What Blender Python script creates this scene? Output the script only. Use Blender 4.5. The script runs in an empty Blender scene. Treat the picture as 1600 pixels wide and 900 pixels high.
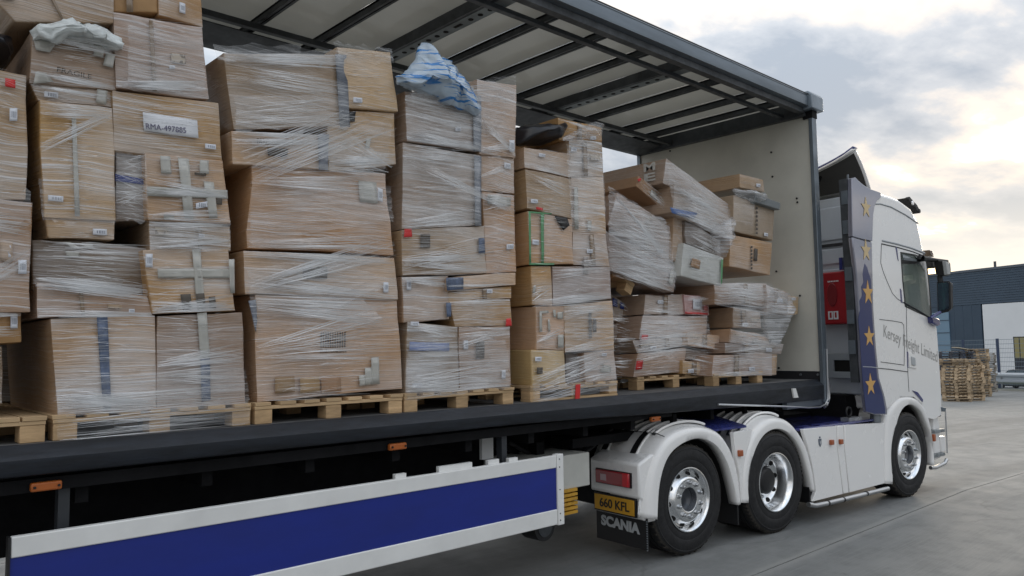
import bpy, bmesh, math, random
from mathutils import Vector, Matrix, noise
from mathutils.geometry import tessellate_polygon
random.seed(7)
scene = bpy.context.scene
COL = scene.collection
R = math.radians

# ------------------------------------------------------------------ camera
F = 1214.72            # focal length in photo pixels (1600 wide)
H = 1.88               # camera height
ROT = Matrix(((0.73341713, -0.04133501, -0.67852099),
              (-0.67962011, -0.06615771, -0.73057489),
              (-0.01469107, 0.99695264, -0.0766133)))
cam = bpy.data.cameras.new('camera'); co = bpy.data.objects.new('camera', cam); COL.objects.link(co)
cam.sensor_width = 36; cam.lens = F * 36 / 1600; cam.clip_end = 3000; cam.clip_start = 0.05
M = ROT.to_4x4(); M.translation = (0, 0, H); co.matrix_world = M
scene.camera = co

# ------------------------------------------------------------------ world + sun
SUN_EL, SUN_AZ = R(9), math.atan2(0.256, 0.962)
w = bpy.data.worlds.new('World'); scene.world = w; w.use_nodes = True
nt = w.node_tree; nt.nodes.clear()
def N(t, **k):
    n = nt.nodes.new(t)
    for a, b in k.items(): setattr(n, a, b)
    return n
def L(a, b): nt.links.new(a, b)
def mth(op, a, b=None):
    n = N('ShaderNodeMath', operation=op)
    for i, v in enumerate((a, b)):
        if v is None: continue
        if isinstance(v, (int, float)): n.inputs[i].default_value = v
        else: L(v, n.inputs[i])
    return n.outputs[0]
def mixc(fac, a, b):
    n = N('ShaderNodeMix', data_type='RGBA')
    if isinstance(fac, (int, float)): n.inputs[0].default_value = fac
    else: L(fac, n.inputs[0])
    for s, v in ((6, a), (7, b)):
        if isinstance(v, tuple): n.inputs[s].default_value = (*v, 1)
        else: L(v, n.inputs[s])
    return n.outputs[2]
def ramp(fac, stops):
    n = N('ShaderNodeValToRGB'); L(fac, n.inputs[0]); e = n.color_ramp.elements
    while len(e) < len(stops): e.new(.5)
    for i, (p, c) in enumerate(stops):
        e[i].position = p; e[i].color = (*c, 1) if isinstance(c, tuple) else (c, c, c, 1)
    return n.outputs[0]
tc = N('ShaderNodeTexCoord'); sep = N('ShaderNodeSeparateXYZ'); L(tc.outputs['Generated'], sep.inputs[0])
X_, Y_, Z_ = sep.outputs
zc = mth('ADD', mth('MAXIMUM', Z_, 0.0), 0.16)
cmb = N('ShaderNodeCombineXYZ'); L(mth('DIVIDE', X_, zc), cmb.inputs[0]); L(mth('DIVIDE', Y_, zc), cmb.inputs[1])
def wnoise(scale, detail, rough, loc=(0, 0, 0), dist=0.0):
    mp = N('ShaderNodeMapping'); L(cmb.outputs[0], mp.inputs[0]); mp.inputs['Location'].default_value = loc
    mp.inputs['Rotation'].default_value = (0, 0, 0.5); mp.inputs['Scale'].default_value = (1, 1.5, 1)
    n = N('ShaderNodeTexNoise'); L(mp.outputs[0], n.inputs[0]); n.inputs['Scale'].default_value = scale
    n.inputs['Detail'].default_value = detail; n.inputs['Roughness'].default_value = rough; n.inputs['Distortion'].default_value = dist
    return n.outputs[0]
sky = N('ShaderNodeTexSky', sky_type='NISHITA', sun_disc=False)
sky.sun_elevation = SUN_EL; sky.sun_rotation = R(90) - SUN_AZ
skyd = N('ShaderNodeVectorMath', operation='SCALE'); L(sky.outputs[0], skyd.inputs[0]); skyd.inputs['Scale'].default_value = 1.0
# cloud layer colours (in the same physical units as the sky: later x0.1)
dsun = mth('ADD', mth('ADD', mth('MULTIPLY', X_, 0.95), mth('MULTIPLY', Y_, 0.25)), mth('MULTIPLY', Z_, 0.16))
glow = mth('POWER', mth('MAXIMUM', dsun, 0.0), 10.0)
low = mth('POWER', mth('SUBTRACT', 1.0, mth('MAXIMUM', Z_, 0.0)), 9.0)
n1 = wnoise(1.75, 9, 0.55, (3.1, 1.7, 0), .12); n2 = wnoise(0.42, 4, 0.5, (7.3, 2.2, 0))
dens = mth('ADD', mth('MULTIPLY', n1, 0.65), mth('MULTIPLY', n2, 0.35))
cl = ramp(dens, [(0.40, (5.0, 4.8, 4.5)), (0.455, (4.2, 4.2, 4.2)), (0.505, (2.95, 3.3, 3.7)), (0.57, (1.95, 2.3, 2.8))])
warm = ramp(dens, [(0.39, (5.6, 4.9, 4.1)), (0.46, (5.0, 4.35, 3.75)), (0.51, (3.2, 3.2, 3.3)), (0.58, (2.15, 2.35, 2.65))])
wf = mth('MINIMUM', mth('ADD', mth('ADD', mth('MULTIPLY', glow, 0.5), .22), mth('MULTIPLY', low, 0.7)), 1.0)
cc = mixc(wf, cl, warm)
hot = mth('MINIMUM', mth('MULTIPLY', mth('MULTIPLY', glow, mth('POWER', low, 1.3)), 2.6), 1.0)
cc = mixc(hot, cc, (6.4, 5.9, 5.1))
cover = ramp(dens, [(0.36, 0.60), (0.44, 1.0)])
# an overcast sky brightens smoothly from the horizon up to the zenith (CIE overcast law)
cie = mth('ADD', 0.80, mth('MULTIPLY', mth('MAXIMUM', Z_, 0.0), 1.15)); sc_ = N('ShaderNodeVectorMath', operation='SCALE'); L(cc, sc_.inputs[0]); L(cie, sc_.inputs['Scale'])
fin = mixc(cover, skyd.outputs[0], sc_.outputs[0])
bg = N('ShaderNodeBackground'); L(fin, bg.inputs[0]); bg.inputs[1].default_value = 0.1
wo = N('ShaderNodeOutputWorld'); L(bg.outputs[0], wo.inputs[0])

sl = bpy.data.lights.new('sun', 'SUN'); sl.energy = 0.6; sl.angle = R(18); sl.color = (1, 0.86, 0.68)
so = bpy.data.objects.new('sun', sl); COL.objects.link(so)
sd = Vector((math.cos(SUN_AZ) * math.cos(SUN_EL), math.sin(SUN_AZ) * math.cos(SUN_EL), math.sin(SUN_EL)))
so.rotation_euler = sd.to_track_quat('Z', 'Y').to_euler(); so.location = (20, 5, 12)
scene.view_settings.view_transform = 'Standard'; scene.view_settings.look = 'None'
scene.view_settings.exposure = 1.05; scene.view_settings.gamma = 1
scene.cycles.transparent_max_bounces = 24; scene.cycles.max_bounces = 8

# ------------------------------------------------------------------ survey helpers: photo point -> point on a real plane
def ray(x, y):
    return ROT @ Vector(((x - 800) / F, -(y - 450) / F, -1.0))
def PY(x, y, Y=4.17):
    r = ray(x, y); k = Y / r.y; return Vector((r.x * k, Y, r.z * k + H))
def PX(x, y, X=8.77):
    r = ray(x, y); k = X / r.x; return Vector((X, r.y * k, r.z * k + H))
def PZ(x, y, Z=0.0):
    r = ray(x, y); k = (Z - H) / r.z; return Vector((r.x * k, r.y * k, Z))
def gz(x): return 0.0 if x < 11 else -0.034 * (x - 11)
def PG(x, y):
    z = 0.0
    for i in range(120): v = PZ(x, y, z); z = .5 * z + .5 * gz(v.x)
    return v
TH = -0.0883677; TO = Vector((7.324, 4.021, 0))
TU = Vector((math.cos(TH), math.sin(TH), 0)); TV = Vector((-math.sin(TH), math.cos(TH), 0))
def T(x, y, v=0.0):
    r = ray(x, y); o = Vector((0, 0, H)); k = ((TO + TV * v - o).dot(TV)) / r.dot(TV); p = o + r * k
    return ((p - TO).dot(TU), p.z)
def TS(pts, v=0.0): return [T(x, y, v) for x, y in pts]
def TUp(x, y, u):
    r = ray(x, y); o = Vector((0, 0, H)); k = ((TO + TU * u - o).dot(TU)) / r.dot(TU); p = o + r * k
    return ((p - TO).dot(TV), p.z)

# ------------------------------------------------------------------ object helpers
def props(o, label=None, cat=None, group=None, kind=None):
    if label: o['label'] = label
    if cat: o['category'] = cat
    if group: o['group'] = group
    if kind: o['kind'] = kind
    return o
def empty(name, loc=(0, 0, 0), rz=0.0, **k):
    o = bpy.data.objects.new(name, None); COL.objects.link(o); o.location = loc; o.rotation_euler = (0, 0, rz)
    o.empty_display_size = .2
    return props(o, **k)
class MB:
    def __init__(s): s.v = []; s.f = []; s.m = []; s.mi = 0
    def add(s, vs, fs):
        b = len(s.v); s.v += [tuple(v) for v in vs]
        for f in fs: s.f.append(tuple(b + i for i in f)); s.m.append(s.mi)
        return s
    def box(s, a, b):
        x0, y0, z0 = a; x1, y1, z1 = b
        return s.hexa([(x0, y0, z0), (x1, y0, z0), (x1, y1, z0), (x0, y1, z0), (x0, y0, z1), (x1, y0, z1), (x1, y1, z1), (x0, y1, z1)])
    def hexa(s, c):
        return s.add(c, [(0, 3, 2, 1), (4, 5, 6, 7), (0, 1, 5, 4), (1, 2, 6, 5), (2, 3, 7, 6), (3, 0, 4, 7)])
    def prism(s, poly, fn0, fn1, holes=()):
        """poly (2d) mapped by fn0 / fn1 to two 3d faces, walls between; holes supported"""
        loops = [poly] + list(holes); flat = [p for l in loops for p in l]
        tris = tessellate_polygon([[Vector((p[0], p[1], 0)) for p in l] for l in loops]); n = len(flat)
        vs = [fn0(*p) for p in flat] + [fn1(*p) for p in flat]
        fs = [tuple(t) for t in tris] + [tuple(n + i for i in reversed(t)) for t in tris]
        o = 0
        for l in loops:
            k = len(l)
            for i in range(k): j = (i + 1) % k; fs.append((o + i, o + j, n + o + j, n + o + i))
            o += k
        return s.add(vs, fs)
    def tube(s, pts, r, n=8, cap=True):
        pts = [Vector(p) for p in pts]; rings = []; up = None
        for i, p in enumerate(pts):
            d = (pts[min(i + 1, len(pts) - 1)] - pts[max(i - 1, 0)]).normalized()
            a = d.cross(Vector((0, 0, 1)) if abs(d.z) < .95 else Vector((1, 0, 0))).normalized() if up is None else (up - d * up.dot(d)).normalized()
            up = a; b = d.cross(a); rr = r[i] if isinstance(r, (list, tuple)) else r
            rings.append([p + (a * math.cos(2 * math.pi * k / n) + b * math.sin(2 * math.pi * k / n)) * rr for k in range(n)])
        vs = [v for g in rings for v in g]; fs = []
        for i in range(len(pts) - 1):
            for k in range(n): k2 = (k + 1) % n; fs.append((i * n + k, i * n + k2, i * n + n + k2, i * n + n + k))
        if cap: fs += [tuple(range(n))[::-1], tuple(range(len(vs) - n, len(vs)))]
        return s.add(vs, fs)
    def lathe(s, c, prof, n=48):
        """prof: (r, v) revolved about the local v (y) axis through c"""
        vs = []; fs = []
        for r_, v_ in prof:
            for k in range(n): a = 2 * math.pi * k / n; vs.append((c[0] + r_ * math.cos(a), c[1] + v_, c[2] + r_ * math.sin(a)))
        for i in range(len(prof) - 1):
            for k in range(n): k2 = (k + 1) % n; fs.append((i * n + k, i * n + k2, i * n + n + k2, i * n + n + k))
        return s.add(vs, fs)
    def cyl(s, a, b, r, n=12): return s.tube([a, b], r, n)
    def grid(s, rows):
        nr, nc = len(rows), len(rows[0]); vs = [p for r_ in rows for p in r_]
        return s.add(vs, [(i * nc + j, i * nc + j + 1, i * nc + nc + j + 1, i * nc + nc + j) for i in range(nr - 1) for j in range(nc - 1)])
    def mesh(s, name, mats, smooth=False, merge=False):
        me = bpy.data.meshes.new(name); me.from_pydata(s.v, [], s.f)
        for m in (mats if isinstance(mats, (list, tuple)) else [mats]): me.materials.append(m)
        me.polygons.foreach_set('material_index', s.m)
        bm = bmesh.new(); bm.from_mesh(me)
        if merge: bmesh.ops.remove_doubles(bm, verts=bm.verts, dist=1e-5)
        bmesh.ops.recalc_face_normals(bm, faces=bm.faces); bm.to_mesh(me); bm.free()
        if smooth:
            me.polygons.foreach_set('use_smooth', [True] * len(me.polygons))
            if smooth != 'all': me.set_sharp_from_angle(angle=R(smooth if smooth is not True else 40))
        return me
    def build(s, name, mats, parent=None, smooth=False, bevel=0, merge=False, solid=0, **k):
        o = bpy.data.objects.new(name, s.mesh(name, mats, smooth, merge)); COL.objects.link(o)
        if parent: o.parent = parent
        if solid:
            m = o.modifiers.new('thick', 'SOLIDIFY'); m.thickness = solid; m.offset = 0
        if bevel:
            m = o.modifiers.new('bevel', 'BEVEL'); m.width = bevel; m.segments = 2; m.limit_method = 'ANGLE'; m.angle_limit = R(35)
            if smooth is False:
                o.data.polygons.foreach_set('use_smooth', [True] * len(o.data.polygons)); o.data.set_sharp_from_angle(angle=R(30))
        return props(o, **k)
def link(name, me, parent=None, **k):
    o = bpy.data.objects.new(name, me); COL.objects.link(o); o.parent = parent; return props(o, **k)
def vf(v): return lambda a, b: (a, v, b)           # (u,z) polygon at depth v
def text(s, name, mat, parent, p0, p1, height, up=Vector((0, 0, 1)), out=None, ext=.0015, shear=0.0, bold=0.0):
    """flat lettering whose baseline runs p0->p1, fitted to that length and to the cap height"""
    cu = bpy.data.curves.new(name, 'FONT'); cu.body = s; cu.extrude = ext; cu.size = 1; cu.offset = bold; cu.shear = shear
    cu.resolution_u = 4
    tmp = bpy.data.objects.new('tmp', cu); me = bpy.data.meshes.new_from_object(tmp); bpy.data.objects.remove(tmp)
    xs = [v.co.x for v in me.vertices]; ys = [v.co.y for v in me.vertices]
    x0, x1 = min(xs), max(xs); p0 = Vector(p0); p1 = Vector(p1); ex = (p1 - p0); ln = ex.length; ex /= ln
    up = Vector(up); up = (up - ex * up.dot(ex)).normalized() if out is None else Vector(up).normalized()
    nz = ex.cross(up).normalized(); sx = ln / (x1 - x0); sy = height / .72
    for v in me.vertices:
        c = v.co.copy(); v.co = p0 + ex * ((c.x - x0) * sx) + up * (c.y * sy) + nz * c.z
    me.materials.clear(); me.materials.append(mat); me.name = name
    return link(name, me, parent)

# ------------------------------------------------------------------ materials
MATS = {}
def mat(name, col=(.5, .5, .5), rough=.5, metal=0, **k):
    if name in MATS: return MATS[name]
    global nt
    m = bpy.data.materials.new(name); m.use_nodes = True; MATS[name] = m
    b = m.node_tree.nodes['Principled BSDF']; b.inputs['Base Color'].default_value = (*col, 1)
    b.inputs['Roughness'].default_value = rough; b.inputs['Metallic'].default_value = metal
    for a, v in k.get('inp', {}).items(): b.inputs[a].default_value = v
    if k.get('noise'):   # colour variation + fine bump: (scale, amount, bump)
        sc, am, bp = k['noise']; nt = m.node_tree
        t = N('ShaderNodeTexCoord'); mp = N('ShaderNodeMapping'); L(t.outputs['Object'], mp.inputs[0]); mp.inputs['Scale'].default_value = k.get('stretch', (1, 1, 1))
        n = N('ShaderNodeTexNoise'); L(mp.outputs[0], n.inputs[0]); n.inputs['Scale'].default_value = sc; n.inputs['Detail'].default_value = 7; n.inputs['Roughness'].default_value = .62
        n2 = N('ShaderNodeTexNoise'); L(mp.outputs[0], n2.inputs[0]); n2.inputs['Scale'].default_value = sc * .18; n2.inputs['Detail'].default_value = 4
        f = mth('MULTIPLY', mth('ADD', n.outputs[0], n2.outputs[0]), .5)
        f = ramp(f, [(.35, 0.0), (.65, 1.0)])
        dk = tuple(c * (1 - am) for c in col); lt = tuple(min(1, c * (1 + am)) for c in col)
        if 'tint' in k: dk = k['tint']
        c = mixc(f, dk, lt)
        if k.get('rand'):
            oi = N('ShaderNodeObjectInfo'); hs = N('ShaderNodeHueSaturation'); L(c, hs.inputs['Color'])
            L(mth('ADD', mth('MULTIPLY', oi.outputs['Random'], k['rand']), 1 - k['rand'] / 2), hs.inputs['Value']); c = hs.outputs[0]
        L(c, b.inputs['Base Color'])
        L(mth('ADD', mth('MULTIPLY', f, -.18), rough + .09), b.inputs['Roughness'])
        bu = N('ShaderNodeBump'); bu.inputs['Strength'].default_value = bp; bu.inputs['Distance'].default_value = .01; L(n.outputs[0], bu.inputs['Height']); L(bu.outputs[0], b.inputs['Normal'])
    return m
WHITE = mat('white_paint', (.86, .85, .83), .25, noise=(3, .02, .0), inp={'Coat Weight': .6, 'Coat Roughness': .08})
WHITE2 = mat('white_panel_paint', (.74, .74, .72), .4, noise=(4, .10, .04))
NAVY = mat('navy_paint', (.022, .028, .16), .22, noise=(3, .2, .02), inp={'Coat Weight': 1.0, 'Coat Roughness': .05})
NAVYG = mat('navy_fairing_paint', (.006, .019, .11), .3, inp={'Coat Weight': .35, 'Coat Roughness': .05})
BLUEP = mat('blue_side_guard_paint', (.008, .021, .20), .45, noise=(5, .18, .05), stretch=(.3, 1, 1))
STEEL = mat('galvanised_steel', (.20, .22, .24), .45, .6, noise=(9, .25, .08))
STEELD = mat('dark_steel', (.075, .082, .09), .5, .5, noise=(9, .35, .08))
RAVE = mat('painted_rave_steel', (.010, .013, .019), .5, .1, noise=(16, .75, .3), stretch=(.3, 1, 1.6))
RAIL = mat('grey_rail_aluminium', (.16, .19, .22), .4, .6, noise=(6, .2, .04), stretch=(.2, 1, 1))
BLACK = mat('black_chassis', (.005, .005, .006), .75, noise=(8, .4, .2), inp={'Specular IOR Level': .2})
PLASTIC = mat('black_plastic', (.009, .009, .010), .5)
SEAM = mat('dark_seam', (.02, .022, .026), .7)
CHROME = mat('polished_aluminium', (.86, .87, .88), .20, 1.0)
TUBE = mat('brushed_tube', (.55, .56, .57), .3, .9)
RUBBER = mat('tyre_rubber', (.009, .009, .010), .7, noise=(30, .4, .25))
TREAD = mat('tyre_edge_dust', (.035, .031, .026), .9, noise=(60, .5, .3))
REDL = mat('red_lens', (.30, .012, .018), .15, inp={'Coat Weight': 1.0})
REDD = mat('dark_red_lens', (.12, .01, .014), .15, inp={'Coat Weight': 1.0})
ORANGE = mat('amber_lens', (.36, .08, .015), .3, inp={'Coat Weight': .6})
ORANGE2 = mat('amber_reflector', (.42, .11, .02), .4)
YELLOWP = mat('yellow_number_plate', (.62, .32, .02), .5, noise=(20, .08, .02))
YELLOW = mat('yellow_plastic', (.55, .30, .03), .5, noise=(12, .35, .1))
REDB = mat('red_plastic_box', (.36, .012, .02), .35, noise=(4, .12, .03))
GOLD = mat('gold_star_vinyl', (.62, .36, .11), .45)
SILV = mat('grey_lettering', (.42, .44, .45), .5)
LETT = mat('cab_lettering', (.34, .33, .31), .5)
WOOD = mat('pallet_wood', (.48, .32, .17), .8, noise=(7, .38, .4), stretch=(1, 1, 5), rand=.35)
WOODX = mat('pallet_board_wood', (.50, .345, .19), .8, noise=(7, .36, .4), stretch=(.3, 1, 5), rand=.35)
WOODG = mat('weathered_pallet_wood', (.46, .35, .23), .85, noise=(4, .5, .4), rand=.8)
PLY = mat('bulkhead_board', (.56, .55, .49), .45, noise=(1.6, .16, .05))
PAPER = mat('white_paper', (.72, .73, .76), .6)
TAPE = mat('packing_tape', (.43, .42, .38), .2, noise=(12, .12, .1), inp={'Coat Weight': .5})
TAPEB = mat('printed_tape', (.10, .13, .20), .35, noise=(25, .6, .1))
TAPEBR = mat('brown_tape', (.24, .17, .11), .25, noise=(12, .15, .1), inp={'Coat Weight': .6})
REDTAPE = mat('red_tape', (.62, .03, .03), .4)
GREENT = mat('green_strap', (.11, .30, .14), .5)
INK = mat('box_print_ink', (.10, .085, .07), .8)
GREYM = mat('grey_tube_metal', (.24, .27, .30), .45, .3)
BLACKBAG = mat('black_plastic_bag', (.012, .012, .016), .28)
GRASS = mat('verge_grass', (.10, .12, .06), .9, noise=(3, .4, .5))
CARD_EXT = {}

def cardmat(name, base, film=.55, scale=1.0, diag=0.0):
    """corrugated cardboard under (or without) a tight layer of stretch film"""
    global nt
    m = bpy.data.materials.new(name); m.use_nodes = True; nt = m.node_tree
    b = nt.nodes['Principled BSDF']; g = N('ShaderNodeNewGeometry')
    pos = g.outputs['Position']; oi = N('ShaderNodeObjectInfo'); rnd = oi.outputs['Random']
    def nz(vec, sc, det=5, ro=.6, stretch=(1, 1, 1), rot=(0, 0, 0), dist=0.0):
        mp = N('ShaderNodeMapping'); L(vec, mp.inputs[0]); mp.inputs['Scale'].default_value = stretch; mp.inputs['Rotation'].default_value = rot
        n = N('ShaderNodeTexNoise'); L(mp.outputs[0], n.inputs[0]); n.inputs['Scale'].default_value = sc; n.inputs['Detail'].default_value = det
        n.inputs['Roughness'].default_value = ro; n.inputs['Distortion'].default_value = dist; return n.outputs[0]
    base_n = nz(pos, 3.0, 6, .6); fine = nz(pos, 60, 3, .6); flute = nz(pos, 3, 2, .5, (60, 60, .6))
    c = mixc(ramp(base_n, [(.3, 0.0), (.7, 1.0)]), tuple(v * .82 for v in base), tuple(v * 1.10 for v in base))
    c = mixc(mth('MULTIPLY', ramp(nz(pos, 1.6, 6, .7), [(.55, 0.0), (.75, 1.0)]), .35), c, tuple(v * .6 for v in base))
    hs = N('ShaderNodeHueSaturation'); L(c, hs.inputs['Color']); L(mth('ADD', mth('MULTIPLY', rnd, .52), .76), hs.inputs['Value']); L(mth('ADD', mth('MULTIPLY', mth('FRACT', mth('MULTIPLY', rnd, 3.7)), .35), .88), hs.inputs['Saturation']); L(mth('ADD', mth('MULTIPLY', mth('FRACT', mth('MULTIPLY', rnd, 11.3)), .016), .490), hs.inputs['Hue']); c = hs.outputs[0]
    # film: streaks pulled round the load, in drifting directions, gathered in patches
    warp = N('ShaderNodeVectorMath', operation='ADD'); L(pos, warp.inputs[0])
    wn = N('ShaderNodeTexNoise'); L(pos, wn.inputs[0]); wn.inputs['Scale'].default_value = 1.7; wn.inputs['Detail'].default_value = 2
    ws = N('ShaderNodeVectorMath', operation='MULTIPLY'); L(wn.outputs['Color'], ws.inputs[0]); ws.inputs[1].default_value = (0, 0, .11); L(ws.outputs[0], warp.inputs[1])
    wp = warp.outputs[0]
    s1 = nz(wp, 1.0, 4, .65, (.8, .8, 95 * scale)); s2 = nz(wp, 1.0, 4, .7, (1.2, 1.2, 190 * scale), (0, .13, 0)); s3 = nz(wp, 1.0, 3, .7, (.9, .9, 130 * scale), (0, -.22, 0))
    patch = nz(pos, 1.5, 3, .5, (1, 1, 1.6)); patch2 = nz(pos, 2.3, 3, .5, (1, 1, 2))
    l1 = ramp(s1, [(.55, 0.0), (.64, 1.0)]); l2 = ramp(s2, [(.55, 0.0), (.63, 1.0)]); l3 = ramp(s3, [(.57, 0.0), (.65, 1.0)])
    k1 = ramp(patch, [(.36, .15), (.62, 1.0)]); k2 = ramp(patch2, [(.45, 0.0), (.62, 1.0)])
    st = mth('MINIMUM', mth('ADD', mth('ADD', mth('MULTIPLY', l1, k1), mth('MULTIPLY', l2, k2)), mth('MULTIPLY', mth('MULTIPLY', l3, k2), .8)), 1.0)
    veil = mth('MULTIPLY', ramp(nz(wp, 1.4, 4, .55, (1.1, 1.1, 2.6), (0, .25, 0)), [(.38, 0.0), (.66, 1.0)]), .58)
    f = mth('MULTIPLY', mth('MINIMUM', mth('ADD', mth('MULTIPLY', st, .95), veil), 1.0), film)
    f = mth('MULTIPLY', f, mth('ADD', mth('MULTIPLY', mth('FRACT', mth('MULTIPLY', rnd, 7.3)), .6), .65))
    # film whitening cut on the flanks: shade between loads put into the colour
    ns = N('ShaderNodeSeparateXYZ'); L(g.outputs['True Normal'], ns.inputs[0]); face = ramp(mth('ABSOLUTE', ns.outputs[1]), [(.35, .22), (.75, 1.0)]); f = mth('MULTIPLY', f, face)
    c = mixc(f, c, (.80, .82, .85)); L(c, b.inputs['Base Color'])
    L(mth('SUBTRACT', .62, mth('MULTIPLY', f, .36)), b.inputs['Roughness'])
    b.inputs['Coat Weight'].default_value = .7 if film > .1 else 0; b.inputs['Coat Roughness'].default_value = .13
    hgt = mth('ADD', mth('ADD', mth('MULTIPLY', s1, .6 * min(1, film * 2)), mth('MULTIPLY', s2, .5 * min(1, film * 2))), mth('ADD', mth('MULTIPLY', base_n, .6), mth('ADD', mth('MULTIPLY', fine, .06), mth('MULTIPLY', flute, .0))))
    bu = N('ShaderNodeBump'); bu.inputs['Strength'].default_value = .7; bu.inputs['Distance'].default_value = .018; L(hgt, bu.inputs['Height']); L(bu.outputs[0], b.inputs['Normal']); L(bu.outputs[0], b.inputs['Coat Normal'])
    return m
C_BROWN = (.44, .28, .15)
CARD = cardmat('wrapped_cardboard', C_BROWN, .70)
CARDL = cardmat('lightly_wrapped_cardboard', (.48, .31, .165), .46)
CARDB = cardmat('bare_cardboard', (.44, .28, .15), .03)
CARDG = cardmat('heavily_wrapped_cardboard', (.37, .25, .155), .95)
CARDW = cardmat('white_board_box', (.58, .58, .54), .25)
CARDD = cardmat('recess_shade_cardboard', (.20, .14, .09), .45)  # cardboard darkened for boxes set back: recess shade in the colour
CARDR = cardmat('reddish_wrapped_cardboard', (.36, .24, .17), .85)

def filmmat(name, alpha, streak=True, col=(.72, .73, .75)):
    global nt
    m = bpy.data.materials.new(name); m.use_nodes = True; nt = m.node_tree; b = nt.nodes['Principled BSDF']
    b.inputs['Base Color'].default_value = (*col, 1); b.inputs['Roughness'].default_value = .14; b.inputs['IOR'].default_value = 1.55; b.inputs['Coat Weight'].default_value = .6
    if streak:
        g = N('ShaderNodeNewGeometry'); mp = N('ShaderNodeMapping'); L(g.outputs['Position'], mp.inputs[0]); mp.inputs['Scale'].default_value = (1.5, 1.5, 70)
        wn = N('ShaderNodeTexNoise'); L(g.outputs['Position'], wn.inputs[0]); wn.inputs['Scale'].default_value = 1.3
        n = N('ShaderNodeTexNoise'); L(mp.outputs[0], n.inputs[0]); n.inputs['Scale'].default_value = 1; n.inputs['Detail'].default_value = 4; n.inputs['Distortion'].default_value = .25
        a = mth('MULTIPLY', ramp(n.outputs[0], [(.44, .22), (.66, 1.0)]), ramp(wn.outputs[0], [(.35, .35), (.6, 1.0)]))
        L(mth('MULTIPLY', a, alpha), b.inputs['Alpha'])
        bu = N('ShaderNodeBump'); bu.inputs['Strength'].default_value = .6; bu.inputs['Distance'].default_value = .01; L(n.outputs[0], bu.inputs['Height']); L(bu.outputs[0], b.inputs['Normal'])
    else: b.inputs['Alpha'].default_value = alpha
    return m
FILMR = filmmat('film_strand', .52, False, (.92, .93, .94))
FILMS = filmmat('film_sheet', .42, True, (.84, .85, .86))
FILMBAG = filmmat('clear_film_bundle', .85, True)

def labelmat():
    global nt
    m = bpy.data.materials.new('barcode_label'); m.use_nodes = True; nt = m.node_tree; b = nt.nodes['Principled BSDF']
    t = N('ShaderNodeTexCoord'); sp = N('ShaderNodeSeparateXYZ'); L(t.outputs['Generated'], sp.inputs[0])
    nn = N('ShaderNodeTexNoise', noise_dimensions='1D'); nn.inputs['Scale'].default_value = 14; nn.inputs['Detail'].default_value = 2
    L(mth('ADD', sp.outputs[0], 0.0), nn.inputs['W'])
    bars = ramp(nn.outputs[0], [(.48, 0.0), (.5, 1.0)])
    zin = mth('MULTIPLY', mth('GREATER_THAN', sp.outputs[2], .28), mth('LESS_THAN', sp.outputs[2], .72))
    xin = mth('MULTIPLY', mth('GREATER_THAN', sp.outputs[0], .14), mth('LESS_THAN', sp.outputs[0], .86))
    f = mth('MULTIPLY', mth('MULTIPLY', zin, xin), bars)
    L(mixc(mth('MULTIPLY', f, .8), (.68, .70, .75), (.08, .09, .12)), b.inputs['Base Color']); b.inputs['Roughness'].default_value = .45
    return m
LABEL = labelmat()

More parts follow.
